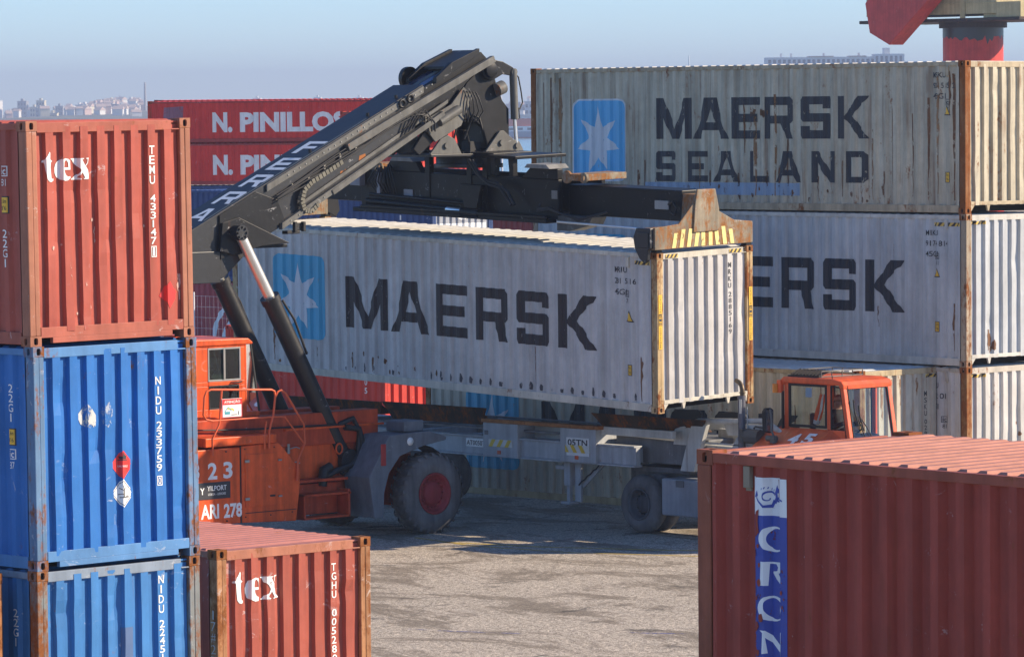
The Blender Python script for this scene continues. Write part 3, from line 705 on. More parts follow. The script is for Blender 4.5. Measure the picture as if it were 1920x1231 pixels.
# ---- near right: dull red two-high
def seahorse(cx, cy, k):
    sp = [(cx-k*.10+k*.30*(1-i/22)*math.cos(.3*i+.4), cy-k*.02+k*.30*(1-i/22)*math.sin(.3*i+.4)) for i in range(20)]
    return join(stroke(sp, [k*(.085-.003*i) for i in range(20)]),
        stroke([(cx+k*.16, cy-k*.12), (cx+k*.02, cy-k*.36), (cx-k*.25, cy-k*.38), (cx-k*.50, cy-k*.18), (cx-k*.62, cy+k*.02)], [k*.16, k*.16, k*.11, k*.06, k*.03]),
        polyf([(cx-k*.60, cy), (cx-k*.86, cy-k*.02), (cx-k*.66, cy+k*.06), (cx-k*.58, cy+k*.28), (cx-k*.52, cy+k*.06)]),
        polyf([(cx+k*.10, cy-k*.20), (cx+k*.24, cy-k*.26), (cx+k*.34, cy-k*.05), (cx+k*.30, cy+k*.18), (cx+k*.46, cy+k*.20), (cx+k*.50, cy+k*.28), (cx+k*.34, cy+k*.40), (cx+k*.30, cy+k*.52), (cx+k*.24, cy+k*.40), (cx+k*.17, cy+k*.20), (cx+k*.20, cy)]),
        stroke([(cx+k*.30, cy-k*.06), (cx+k*.54, cy+k*.06), (cx+k*.72, cy-k*.04), (cx+k*.84, cy-k*.10)], [k*.11, k*.07, k*.05, k*.07]),
        stroke([(cx+k*.30, cy-k*.12), (cx+k*.52, cy-k*.18), (cx+k*.50, cy-k*.36), (cx+k*.44, cy-k*.46)], [k*.10, k*.07, k*.05, k*.06]),
        *[stroke([(cx+k*(-.34+.11*i), cy+k*(.30+.05*math.sin(i))), (cx+k*(-.31+.11*i), cy+k*(.38+.05*math.sin(i)))], k*.03) for i in range(5)])
def arcring(cx, cy, rx, ry, ix, iy, ox, a0, a1, n=22):
    o = [(cx+rx*math.cos(R(a0+(a1-a0)*i/n)), cy+ry*math.sin(R(a0+(a1-a0)*i/n))) for i in range(n+1)]
    q = [(cx+ox+ix*math.cos(R(a1+(a0-a1)*i/n)), cy+iy*math.sin(R(a1+(a0-a1)*i/n))) for i in range(n+1)]
    return _fill([o+q])
def cron(L):
    s0, s1 = L-5.475, L-5.075; c = (s0+s1)/2; h = .11
    G_C = arcring(c+.02, 1.93, .125, .10, .085, .083, .022, 58, 300)
    rr_ = lambda pts, t0, t1: fit_to(_fill(pts), c-h+.01, c+h+.015, t0, t1, (0, 1, 0, 1))
    G_R = rr_([[(.02, 0), (.06, 1), (.78, 1), (.92, .90), (.90, .62), (.68, .53), (.80, .28), (1, 0), (.82, .03), (.58, .3), (.44, .53), (.44, .60), (.62, .63), (.66, .78), (.58, .92), (.34, .92), (.30, 0)]], 1.565, 1.752)
    G_O = _fill([[(c+.005+.125*math.cos(R(a)), 1.388+.10*math.sin(R(a))) for a in range(0, 360, 15)], [(c+.018+.082*math.cos(R(a+12)), 1.388+.083*math.sin(R(a))) for a in range(0, 360, 15)]])
    G_N = rr_([[(0, 1), (.22, 1), (.82, .36), (.80, .93), (.74, .96), (1.02, 1), (1.0, 0), (.82, .04), (.22, .70), (.28, .06), (.08, .02), (.12, .9)]], 1.026, 1.214)
    G_O2 = _fill([[(c+.005+.125*math.cos(R(a)), .83+.10*math.sin(R(a))) for a in range(0, 360, 15)], [(c+.018+.082*math.cos(R(a+12)), .83+.083*math.sin(R(a))) for a in range(0, 360, 15)]])
    G_S = text_box('S', c-.10, c+.10, .48, .66, .01)
    blu = decal_mat('royal_blue_sticker', (.018, .055, .36), .50, .4, 6, grain=7)
    whi = decal_mat('white_sticker', (.74, .76, .78), .12, .4, 7)
    return [('sticker', 's', rect(s0, s1, .38, 2.112), blu), ('sticker', 's', rect(s0, s1, 2.1121, 2.408), whi),
            ('torn_patch', 's2', join(polyf([(s0+.07, 2.14), (s0+.10, 2.16), (s0+.09, 2.06), (s0+.10, 1.98), (s0+.05, 1.93), (s0+.03, 2.02), (s0+.06, 2.09)]), blots(0, 9, -s0-.10, -s0-.02, 1.45, 1.95, .020, 5), blots(0, 12, -s0-.12, -s0-.0, 1.0, 1.5, .024, 6), blots(0, 7, -s1+.02, -s1+.12, 1.3, 2.05, .012, 7), stroke([(s0+.27, 2.40), (s0+.275, 2.33), (s0+.27, 2.26)], .012)), M_crn['wall']),
            ('emblem', 's1', seahorse(c-.01, 2.255, .19), decal_mat('emblem_blue', (.018, .05, .33), .1, .4, 8)),
            ('lettering', 's1', join(G_C, G_R, G_O, G_N, G_O2, G_S), whi)]
container('dull red container at lower right with pale ribbed roof and blue sticker of white capitals', (-18.879, 24.505, 2.570, -.28, .3, .15), L20, 2.591, M_crn, 'containers at the right front', 6, pitch=.262, rpitch=.195, sd=.058, vents=[('s', 5.53, 2.40)], marks=cron(L20))
container('dull red container beneath the one with the blue sticker', (-18.879, 24.505, -.03, -.28, 0, 0), L20, 2.591, M_crn, 'containers at the right front', 7, pitch=.262, rpitch=.195)

# ---- the white container in the spreader, tilted a little
ID_BLK = lambda u, z, l: [('lettering', 's', idplate(LL, u, z, l), small_black2)]
caution = lambda v: [('sticker', 'er', rect(v-.042, v+.042, 1.16, 2.14), yel),
    ('sticker', 'er1', join(vtext('CAUTION', v-.018, v+.018, 2.12, .045, .034), vtext('CONTAINER', v-.018, v+.018, 1.55, .042, .032), ring(v-.034, v+.034, 1.58, 1.79, .007), vtext("9'6", v-.026, v+.026, 1.77, .06, .05, .01), rect(v-.034, v+.034, 1.775, 1.80)), small_black)]
F_POSE = (-57.203, 55.203, 2.367, -.02, 1.82, 1.80)
lifted = container('white high container hanging in the lifting frame, black capitals and turquoise star panel', F_POSE, LL, HC, M_wht, 'big white containers with black capitals', 8, end='gap', rpitch=.30,
  vents=[('s', .74, 2.70), ('s', 11.45, 2.70)],
  marks=big_logo(LL, 10.91, 9.36, .72, 2.36, skyb2, False) + [('lettering', 's', word(LL, MAE, 1.03, 2.02), blackm)] + ID_BLK(1.14, 2.60, ['MRIU', '281 5116', '45G1'])
   + icmark(LL, .80, 2.06, '76', small_black) + warn(LL, .74, 1.61) + tall(LL, .745, .74)
   + [('lettering', 'e', join(vtext('MRKU', 1.805, 1.88, 2.62, .125, .095, .01), vtext('2885169', 1.81, 1.885, 2.08, .113, .09, .01)), small_black)]
   + [('scuff_mark', 's', scuffs(LL, .62, 9.2, .279, 3), scuff_m), ('rust_run', 's', join(runs(LL, [(8.55, .55, .25, .07), (7.9, .5, .22, .06), (9.6, .6, .3, .05), (3.3, 1.0, .3, .02), (10.9, .9, .25, .05), (10.2, .7, .25, .05), (.42, 1.0, .2, .06)], 2), blots(LL, 14, 6, 11, .2, .6, .03, 4)), rust_d)]
   + caution(.073) + caution(CW-.07) + hazard(LL-.62, LL-.19, HC-.235, HC-.165, 4, 's') + hazard(.22, .52, HC-.105, HC-.04, 3, 'er') + hazard(1.83, 2.14, HC-.105, HC-.04, 3, 'er'))
# ---- the stack at the right and the box in front of it
container('beige white container on top of the right stack, rust streaked, two lines of black capitals', (-56.367, 62.497, 5.792, .14, 0, -.2), LL, HC, M_gry, 'big white containers with black capitals', 9, end='gap', rpitch=.24,
  vents=[('s', .44, 2.70), ('s', 11.45, 2.70)],
  marks=big_logo(LL, 10.91, 9.34, .56, 2.25, skyb) + [('lettering', 's', join(word(LL, MAG, 1.425, 2.25), word(LL, SEA, .57, 1.182)), blackc), ('repair_patch', 's', rect(LL-8.74, LL-4.40, .31, .555), decal_mat('pale_blue_patch', (.27, .36, .47), .25, .6, 4))]
   + [('rust_run', 's', join(runs(LL, [(.95, 2.2, .35, .05), (1.38, 1.9, .3, .035), (.32, 2.65, .25, .09), (.40, 2.7, 1.9, .05), (4.72, 1.5, .25, .05), (4.95, .9, .28, .08), (5.3, .8, .3, .05), (6.1, .75, .28, .06), (8.75, 1.0, .3, .06), (8.95, .8, .25, .05), (5.9, 2.1, 1.1, .03), (3.9, .7, .3, .03), (2.1, .8, .3, .04), (6.9, .8, .3, .05), (11.6, 2.7, .3, .06), (11.8, 2.6, .4, .04)], 5), blots(LL, 26, 1.5, 9.2, .22, .5, .045, 6), blots(LL, 8, 5.2, 5.7, 1.9, 2.1, .05, 7)), rust_d), ('rust_run', 's1', runs(LL, [(.70, 2.6, .25, .07), (1.9, 2.0, .3, .04), (2.4, 1.6, .25, .04), (5.05, 2.3, .3, .05), (5.6, 1.9, .3, .06), (3.2, 1.0, .3, .05), (11.3, 2.7, .25, .16), (10.98, 2.6, .4, .05), (7.2, 1.1, .3, .05)], 8), rust_l)]
   + ID_BLK(.85, 2.68, ['MSKU', '9015 85 2', '45G1']) + icmark(LL, .47, 2.05, '87', small_black) + warn(LL, .475, 1.86, .15) + tall(LL, .475, .69))
container('bluish white container in the middle of the right stack with one line of black capitals', (-56.358, 62.493, 2.892, .22, .1, -.2), LL, HC, M_lgt, 'big white containers with black capitals', 10, end='gap', rpitch=.24,
  vents=[('s', .50, 2.70), ('s', 11.45, 2.70)],
  marks=big_logo(LL, 10.91, 9.36, .72, 2.36, skyb2, False) + [('lettering', 's', word(LL, MAE, .99, 1.99), blackp)] + [('rust_run', 'e', join(runs(0, [(-.70, .62, .25, .09), (-.62, .7, .3, .05)], 3), blots(0, 5, -.8, -.5, .3, .65, .05, 4)), rust_d), ('rust_run', 's', runs(LL, [(2.3, 1.1, .7, .02), (.35, 1.2, .3, .04), (6, .6, .3, .04), (1.9, 2.3, 1.9, .02)], 4), rust_d)] + ID_BLK(1.04, 2.585, ['MIKU', '9174 814', '45G1'])
   + icmark(LL, .76, 2.03, '81', small_black) + warn(LL, .765, 1.69, .15) + tall(LL, .765, .75) + hazard(LL-.85, LL-.17, HC-.235, HC-.165, 6, 's') + hazard(.20, .55, HC-.20, HC-.14, 3, 'e'))
container('rust streaked white container at the bottom of the right stack', (-56.356, 62.494, -.006, .22, 0, 0), LL, HC, M_lg2, 'big white containers with black capitals', 11, end='gap', rpitch=.24, vents=[('s', .50, 2.70)],
  marks=[('rust_run', 'e', join(runs(0, [(-.95, .95, .35, .05), (-1.42, .85, .4, .05), (-1.2, .5, .3, .04), (-1.7, 2.4, 1.6, .03)], 3), blots(0, 6, -2.0, -.5, .5, 2.2, .03, 4)), rust_d)] + ID_BLK(1.04, 2.585, ['MSKU', '7012 01', '45G1']) + icmark(LL, .60, 1.83, '81', small_black) + warn(LL, .60, 1.33, .16) + hazard(.20, .55, HC-.20, HC-.14, 3, 'e'))
container('cream white container on the ground behind the tractor, star panel half hidden by the trailer', (-57.098, 60.346, 0, -.82, -.2, -.1), LL, HC, M_crm, 'big white containers with black capitals', 12, end='gap', rpitch=.30, vents=[('s', .50, 2.70)],
  marks=big_logo(LL, 10.95, 9.40, .57, 2.20, skyb2, False) + [('lettering', 's', word(LL, MAE, 1.0, 2.0), blackp), ('opening_plate', 's', rect(LL-1.82, LL-1.55, 1.62, 1.82), plain('opening_dark', (.03, .03, .03), .8))]
   + [('lettering', 'e', join(vtext('MSKU', 1.805, 1.88, 2.44, .125, .1, .01), vtext('0295174', 1.81, 1.885, 1.90, .113, .09, .01)), small_black)]
   + [('rust_run', 'e', join(runs(0, [(-.35, 2.7, 1.9, .09), (-.62, 2.7, 2.0, .08), (-.88, 2.7, 2.1, .08), (-1.15, 2.7, 2.2, .07), (-1.6, 2.7, 2.3, .06)], 3)), rust_l), ('rust_run', 's', runs(LL, [(1.0, 2.6, 1.7, .03), (1.7, 2.2, 1.4, .03), (2.6, 1.9, 1.2, .03), (.4, 2.7, .6, .06)], 6), rust_d)]
   + hazard(.20, .50, HC-.20, HC-.14, 3, 'e') + hazard(1.85, 2.17, HC-.20, HC-.14, 3, 'e') + caution(CW-.07))

# ---- farther rows, seen between and behind
container('signal red container on the ground beyond the trailer, sunlit end', (-79.94, 68.15, 0, 0, 0, 0), L20, 2.591, M_red, 'distant containers', 13,
  marks=[('lettering', 's', vtext('SUDU305', L20-.75, L20-.66, 2.45, .2, .14, .01), WHITE('far', .1))])
container('navy blue container over the maroon one, grey door end with a white band', (-100.26, 87.42, 2.46, 0, 0, 0), LL, HC, M_nvy, 'distant containers', 14,
  marks=[('lettering', 's', vtext('FCIU', LL-1.55, LL-1.42, 2.6, .2, .15, .01), WHITE('far', .1)), ('band', 'e', rect(.2, 2.2, 1.62, 1.95), wlab), ('emblem', 'e', arcring(1.2, 2.35, .34, .30, .24, .20, 0, 0, 359), wlab), ('emblem', 'e', text_box('B', 1.08, 1.32, 2.2, 2.5, .02), wlab)])
container('maroon container with a white ring emblem behind the wire fence', (-100.26, 87.42, 0, 0, 0, 0), LL, 2.45, M_mar2, 'distant containers', 15,
  marks=[('emblem', 's', arcring(LL-9.35, .55, 1.40, 1.36, 1.22, 1.18, 0, 0, 180), wlab), ('emblem', 's', _fill([[(LL-10.35, .2), (LL-8.4, .2), (LL-8.4, 1.45), (LL-9.3, 1.5), (LL-9.9, 1.25), (LL-10.25, .8)], [(LL-9.75, .2), (LL-9.55, .2), (LL-9.55, .75), (LL-9.2, .75), (LL-9.2, .95), (LL-9.75, .95)]]), wlab)])
container('maroon ribbed container far back with a white vertical code, upper of two', (-110.75, 101.17, 2.6, 0, 0, 0), LL, 2.591, M_mar, 'distant containers', 16,
  marks=[('lettering', 's', vtext('GCIU', LL-4.45, LL-4.28, 2.45, .3, .22, .01), WHITE('far', .1))])
container('maroon ribbed container far back on the ground under another maroon one', (-110.75, 101.17, 0, 0, 0, 0), LL, 2.591, M_mar, 'distant containers', 17)
for i, (lv, z0, hh) in enumerate((('on the ground', 0, 2.591), ('in the middle', 2.6, 2.591), ('on top', 5.2, 2.591))):
    container('red container with sunlit end far behind the hanging bracket, %s of its stack' % lv, (-120.2, 105.6, z0, 0, 0, 0), L20, hh, M_red, 'far red stacks', 18+i,
      marks=[('label', 'e', rect(1.7, 2.2, .1, .35), wlab)] if i == 2 else ())
for i, (lv, z0, hh) in enumerate((('on the ground', 0, 2.591), ('in the middle', 2.6, 2.07), ('on top', 4.68, 1.78))):
    container('low red container in the far stack left of the slewing ring, %s' % lv, (-118.9, 102.2, z0, 0, 0, 0), L20, hh, M_red, 'far red stacks', 21+i,
      marks=[('lettering', 'e', vtext('TRIU805', 2.12, 2.3, hh-.15, .2, .15, .01), WHITE('far', .1))])
PIN = dict(name='shipping_container')
def pin(label, z, h, M, seed, marks=(), dx=0.0):
    return container(label, (-142.4-dx*.74, 124.32+dx*.67, z, -47.9, 0, 0), LL, h, M, 'far stack across the yard', seed, pitch=.278, marks=marks)
pt = lambda bold: join(text_box('N.', 2.75, 3.60, .42, 1.28, .05), text_box('PINILLOS', 3.92, 8.45, .42, 1.28, .05))
M_pin = cpaint('pillar_box_red', (.74, .045, .034), None, (.38, .055, .05), .10, .2, .1, 15, .5)
pin('low red container topping the far stack, white lettering, roof against the sky', 6.50, 1.78, M_pin, 30, [('lettering', 's', pt(1), WHITE('pin', .15)), ('label_remnant', 's', polyf([(.65, .9), (1.5, .85), (1.52, 1.55), (.7, 1.5)]), decal_mat('violet_stain', (.28, .12, .17), .6, .6, 3))])
pin('low red container second from the top of the far stack, same white lettering', 4.69, 1.78, M_pin, 31, [('lettering', 's', pt(1), WHITE('pin', .15))])
pin('second red container behind the lettered top one, its roof edge just showing', 6.56, 1.78, M_pin, 34, dx=3.5)
pin('red container behind the second lettered one of the far stack', 4.75, 1.78, M_pin, 35, dx=3.5)
pin('navy blue container under the two low red ones of the far stack', 2.08, 2.591, M_nvy, 32)
pin('navy blue container on the ground at the foot of the far stack', 0, 2.07, M_nvy, 33)
# ------------------------------------------------------------------ reach stacker (faces +Y, lifting boom up and away)
ORG = (-63.3, 51.0, 0)
STK = thing('reach_stacker', 'orange and black reach stacker with raised boom holding the hanging white container', 'reach stacker', loc=ORG)
def K(): return MB(ORG)
orange = paint('machine_orange', (.82, .115, .022), .42, .14, .38, .2, 21, .35, scratch=.4)
orange_d = paint('dirty_machine_orange', (.58, .075, .024), .5, .16, .4, .2, 22, .2, scratch=.2)
blackp_ = paint('boom_black', (.011, .012, .015), .42, .06, .2, .22, 23, 0, spec=.5, scratch=.25)
blackgr = paint('boom_side_grey_black', (.014, .0145, .016), .42, .12, .25, .25, 24, .1, scratch=.4)
steelgr = paint('greasy_grey_steel', (.15, .148, .135), .5, .2, .3, .25, 25, .1, scratch=.4)
worn = paint('worn_rusty_steel', (.33, .28, .20), .55, .66, .45, .35, 26, .3, rustc=(.19, .085, .03), scratch=1.0)
blgrey = paint('blue_grey_mudguard', (.17, .19, .215), .6, .10, .25, .2, 27, .1, scratch=.35)
chrome = plain('chrome_rod', (.80, .80, .78), .32, .85, var=.05)
rubber = plain('hose_rubber', (.014, .014, .015), .55)
tyre_m = paint('tyre_rubber', (.185, .18, .178), .85, 0, .35, .3, 28, fade=.05)
rim_m = paint('dark_red_rim', (.36, .045, .050), .6, .12, .3, .25, 29)
glass_g = glass('green_tinted_glass', (.34, .50, .46), 1.6); glass_d = glass('dark_green_glass', (.10, .17, .155), 1.6); alu = plain('aluminium_frame', (.26, .26, .255), .45)
darkseal = plain('window_seal', (.012, .012, .013), .6)
bolt_m = plain('bolt_metal', (.30, .29, .27), .4, .6)
B0, B1 = -63.73, -62.87                                 # boom width
ty = lambda y: 6.54+.4668*(y-50.78)                      # top line of the boom
# chassis: two side members, cross pieces, turret rail
k = K()
k.box(-62.95, -62.55, 45.8, 53.15, 1.75, 2.34); k.box(-64.05, -63.65, 45.8, 53.15, 1.75, 2.34)
k.box(-62.95, -62.62, 50.0, 54.0, .75, 1.7499); k.box(-63.98, -63.65, 46, 54.0, .75, 1.7499)
k.box(-64.0, -62.6, 46.5, 49.0, .7, 1.3); k.box(-64.0, -62.6, 53.2, 54.3, .55, 1.2)
k.build('chassis', orange_d, STK, .015)
k = K(); k.box(-62.56, -62.50, 50.9, 53.25, 2.05, 2.085); k.build('chassis_flange', orange, STK)
# right-hand body panels, platform ledge
k = K(); k.box(-63.2, -62.12, 45.4, 49.53, .50, 1.86); k.build('side_panel', orange, STK, .02)
k = K()
k.prism([(49.55, .50), (50.80, .45), (50.90, 1.08), (50.90, 1.40), (50.52, 1.79), (50.40, 1.90), (49.55, 1.88)], 0, -63.2, -62.10)
pn = k.build('side_panel', orange, STK, .02)
k = K(); k.box(-62.10, -62.085, 49.62, 50.36, .77, 1.72); dr = k.build('access_door', orange, STK, .006)
k = K()
for z in (.92, 1.60): k.box(-62.085, -62.06, 49.60, 49.70, z-.025, z+.025)
for z in (.93, 1.58): k.box(-62.085, -62.06, 50.37, 50.45, z-.015, z+.015)
k.build_each('hinge', bolt_m, dr, .005)
k = K(); k.box(-63.0, -62.06, 48.7, 50.33, 1.90, 2.06); k.build('platform_ledge', orange, STK, .015)
k = K(); k.prism([(50.9, 1.15), (52.3, 1.15), (52.3, 1.75), (50.5, 1.95), (50.5, 1.5)], 0, -62.75, -62.60); k.build_each('side_plate', orange, STK, .01)
# numbers and sign on the panel
PX = -62.12
def on_right(nm, fl, mt, x=PX, par=STK, off=.004): return flat_obj(nm, fl, lambda s, t: (x+off-ORG[0], s-ORG[1], t), mt, par)
on_right('lettering', join(text_box('3', 48.38, 48.60, 1.33, 1.63, .03), text_box('2', 48.79, 49.00, 1.32, 1.62, .03), text_box('3', 49.14, 49.35, 1.32, 1.62, .03)), WHITE('stk', .28))
on_right('lettering', join(text_box('AM', 48.10, 48.50, .63, .88, .03), text_box('ARI', 48.62, 49.03, .62, .88, .03), text_box('278', 49.14, 49.56, .61, .87, .035)), WHITE('stk', .28))
k = K(); k.box(PX, PX+.012, 48.35, 49.29, .97, 1.27); pl = k.build('name_plate', plain('plate_dark_grey', (.030, .030, .038), .5), STK, .003)
on_right('lettering', join(text_box('YILPORT', 48.76, 49.20, 1.12, 1.21, .01), text_box('LISBOA - LEIXOES', 48.78, 49.18, 1.04, 1.08), text_box('Y', 48.60, 48.70, 1.06, 1.18, .03)), WHITE('plate', .1), PX+.012, pl)
# steps between body and mudguard
k = K()
k.box(-62.75, -62.45, 50.95, 52.15, .50, 1.06); k.box(-62.44, -62.12, 51.0, 52.1, .44, .48); k.box(-62.44, -62.12, 51.0, 52.12, .86, .90)
k.box(-62.45, -62.12, 52.05, 52.10, .45, .95); k.box(-62.45, -62.12, 51.0, 51.04, .45, .90)
k.box(-62.6, -62.3, 50.95, 52.2, 1.10, 1.15)
k.build('access_steps', orange_d, STK, .008)
# mudguard over the right front wheel
def muds(x0, x1, par):
    k = K()
    prof = [(52.42, .40), (52.30, 1.15), (52.80, 1.90), (53.75, 1.93), (54.20, 1.80), (54.18, 1.74), (53.62, 1.66), (53.05, 1.50), (52.78, 1.20), (52.66, .85), (52.64, .38)]
    k.prism(prof, 0, x0, x1)
    o = k.build('mudguard', blgrey, par, .012)
    k = K(); k.box(x0+.1, x1-.1, 53.25, 53.72, 1.93, 2.13); k.build('tool_box', blgrey, o, .02)
    return o
mg = muds(-62.55, -61.82, STK)
k = K()
for a in range(0, 11):
    t0, t1 = R(118-a*13), R(118-(a+1)*13); c = (53.95, .76)
    k.prism([(c[0]+q*math.cos(t), c[1]+q*math.sin(t)) for q, t in ((.84, t0), (.84, t1), (.88, t1), (.88, t0))], 0, -62.75, -62.35)
k.build('mudguard_liner', darkseal, mg)
k = K(); k.box(-61.82, -61.80, 52.58, 52.70, 1.35, 1.75); k.build('marker_lamp', plain('lamp_red', (.35, .03, .03), .3), mg, .02)
k = K(); k.lathe((-61.82, 53.30, 1.76), (1, 0, 0), [(0, .075), (.008, .075), (.009, 0)], 18); k.build('round_sticker', wlab, mg)
# fittings on the right side: latches, hook ring, labels, seams, cable
k = K()
for y, z in ((51.0, 1.72), (51.0, 1.45)): k.box(-62.60, -62.54, y-.03, y+.03, z-.09, z+.09); k.tube([(-62.54, y+.02, z), (-62.50, y+.14, z+.03), (-62.50, y+.22, z)], .012, 6)
k.build_each('latch', bolt_m, STK, .004)
k = K(); pts_ = [(-62.50, 52.16+.075*math.cos(a*.45), 1.66+.095*math.sin(a*.45)) for a in range(15)]; k.tube(pts_, .018, 6); k.build('hook_ring', orange, STK)
on_right('label', join(rect(51.02, 51.26, 1.90, 1.925), rect(51.05, 51.22, 1.865, 1.88)), wlab, -62.60)
k = K()
k.box(-62.125, -62.117, 49.525, 49.555, .5, 1.88); k.box(-62.102, -62.098, 49.62, 50.8, .66, .675)
for y, z in ((49.62, .60), (50.2, .60), (50.7, .62), (49.62, 1.82), (50.3, 1.82), (48.5, .56), (49.2, .56), (48.5, 1.80), (49.2, 1.80)): k.cyl((-62.12, y, z), (-62.09, y, z), .014, seg=6)
k.build('panel_seam', darkseal, STK)
k = K(); k.box(-62.085, -62.080, 50.18, 50.30, .93, .965); k.build('vent_slot', darkseal, dr)
k = K(); k.tube([(-62.5, 48.4, 2.2), (-62.48, 49.3, 2.16), (-62.47, 50.2, 2.13), (-62.49, 51.3, 2.12), (-62.5, 52.2, 2.10)], .018, 6); k.build('cable', rubber, STK)
# wheels: tyre with lugs, rim
def wheel(par, x, y, r, wd, rim_r, lugs, name='wheel', side=1, mt=tyre_m, rm=rim_m, axis=0, dish=.10):
    """outer face at x (axis 0) or y (axis 1), facing side"""
    ax = Vector((side, 0, 0)) if axis == 0 else Vector((0, side, 0))
    c = Vector((x, y, r)); q = MB(par['org'] if 'org' in par else ORG)
    prof = [(-wd+.02, rim_r), (-wd, rim_r*1.25), (-wd+.03, r*.90), (-wd+.10, r*.985), (-wd/2, r*.99), (-.10, r*.985), (-.03, r*.91), (.012, r*.72), (0, rim_r*1.12), (-.03, rim_r)]
    q.lathe(c, ax, prof, 44)
    ob = q.build('tyre', mt, None)
    u = Vector((0, 0, 1)); v = ax.cross(u)
    q2 = MB(q.o)
    if lugs:
        for i in range(lugs):
            for sd, ph in ((0, 0), (1, .5)):
                t = 2*PI*(i+ph)/lugs; rad = u*math.cos(t)+v*math.sin(t); tan = v*math.cos(t)-u*math.sin(t)
                a0, a1 = (-.005, -wd*.46) if sd == 0 else (-wd+.005, -wd*.54)
                p0 = c+ax*a0+rad*(r*.90)+tan*0; p1 = c+ax*(a0*.8+a1*.2)+rad*(r*.985)+tan*.02; p2 = c+ax*a1+rad*(r*.985)+tan*.08
                h = r*.045
                for A_, B_ in ((p0, p1), (p1, p2)):
                    vs = []
                    for pp in (A_, B_):
                        for s1, s2 in ((-1, 0), (1, 0), (1, 1), (-1, 1)): vs.append(pp+tan*(s1*h)+rad*(s2*r*.016))
                    q2.add(vs, [(0, 1, 2, 3), (4, 5, 6, 7), (0, 1, 5, 4), (1, 2, 6, 5), (2, 3, 7, 6), (3, 0, 4, 7)])
    wl = bpy.data.objects.new(name, None); COL.objects.link(wl); wl.parent = par['obj']
    wl.location = c-q.o
    for mbx, nm, mtx in ((q2, 'tread', mt),):
        if mbx.f:
            o2 = mbx.build(nm, mtx, wl, .006); o2.location = -(c-q.o)
    ob.parent = wl; ob.location = -(c-q.o)
    q = MB(par['org'])
    q.lathe(c, ax, [(-.03, rim_r*1.02), (.004, rim_r*1.04), (.006, rim_r*.95), (-.05, rim_r*.86), (-dish, rim_r*.80), (-dish-.01, rim_r*.62), (-dish+.02, rim_r*.60), (-dish+.05, rim_r*.5), (-dish+.055, 0)], 36)
    for i in range(16):
        t = 2*PI*i/16; p = c+ax*(-dish)+(u*math.cos(t)+v*math.sin(t))*(rim_r*.70); q.cyl(p, p+ax*.035, .016, seg=6)
    o3 = q.build('rim', rm, wl); o3.location = -(c-q.o)
    return wl
SP = {'obj': STK, 'org': ORG}
wheel(SP, -61.88, 53.95, .75, .46, .375, 26)
wheel(SP, -65.0, 53.95, .75, .46, .375, 26, side=-1)
k = K(); k.box(-64.7, -62.4, 53.6, 54.3, .5, 1.0); k.build('front_axle', orange_d, STK, .02)
wheel(SP, -62.5, 47.3, .75, .42, .375, 0)
# cab
CX0, CX1 = -64.05, -62.70
k = K()
def frame_right(k, x0, x1, outer, holes):
    """panel in the YZ plane with rectangular openings"""
    ys = sorted({outer[0], outer[1]}|{h[0] for h in holes}|{h[1] for h in holes}); zs = sorted({outer[2], outer[3]}|{h[2] for h in holes}|{h[3] for h in holes})
    for a, b in zip(ys, ys[1:]):
        for c, d in zip(zs, zs[1:]):
            if not any(h[0] <= a and b <= h[1] and h[2] <= c and d <= h[3] for h in holes): k.box(x0, x1, a, b, c, d)
frame_right(k, CX1-.05, CX1, (48.4, 50.13, 2.34, 3.66), [(49.28, 50.03, 3.02, 3.62), (49.30, 49.99, 2.52, 2.94)])
frame_right(k, CX0, CX0+.05, (48.4, 50.13, 2.34, 3.66), [(48.9, 50.0, 2.6, 3.6)])
k.box(CX0+.05, CX1-.05, 48.4, 48.45, 2.34, 3.66); k.box(CX0, CX1, 48.4, 50.13, 2.30, 2.3399)
k.prism([(50.13, 2.34), (50.46, 2.34), (50.46, 2.44), (50.13, 2.44)], 0, CX0, CX1)
k.box(CX1-.06, CX1, 50.1301, 50.17, 2.44, 3.66)
k.build('cab', orange, STK, .01)
k = K(); k.prism([(48.35, 3.6601), (50.30, 3.6601), (50.30, 3.70), (50.2, 3.77), (48.5, 3.79), (48.35, 3.74)], 0, CX0-.03, CX1+.03); rf = k.build('cab_roof', orange, STK, .02)
k = K(); k.box(-63.3, -62.95, 48.75, 49.15, 3.79, 3.87); k.build('roof_hatch', orange, rf, .01)
def pane(org, par, axis, pos, a0, a1, b0, b1, gm, fw=.035, depth=.03, name='window', fmat=None):
    """glazed opening: seal frame (part) with its pane (sub-part)"""
    q = MB(org); e = .001
    def bx(p0, p1, r0, r1, d0, d1):
        if axis == 0: q.box(d0, d1, p0, p1, r0, r1)
        else: q.box(p0, p1, d0, d1, r0, r1)
    d0, d1 = sorted((pos, pos+depth))
    bx(a0, a1, b0, b0+fw, d0, d1); bx(a0, a1, b1-fw, b1, d0, d1); bx(a0, a0+fw, b0+fw, b1-fw, d0, d1); bx(a1-fw, a1, b0+fw, b1-fw, d0, d1)
    f = q.build(name, fmat or darkseal, par, .004)
    q = MB(org); mid = (d0+d1)/2
    if axis == 0: q.add([(mid, a0+fw, b0+fw), (mid, a1-fw, b0+fw), (mid, a1-fw, b1-fw), (mid, a0+fw, b1-fw)], [(0, 1, 2, 3)])
    else: q.add([(a0+fw, mid, b0+fw), (a1-fw, mid, b0+fw), (a1-fw, mid, b1-fw), (a0+fw, mid, b1-fw)], [(0, 1, 2, 3)])
    q.build('pane', gm, f, fix=False); return f
pane(ORG, STK, 0, CX1-.028, 49.28, 50.03, 3.02, 3.62, glass_g, .03, .036, fmat=alu)
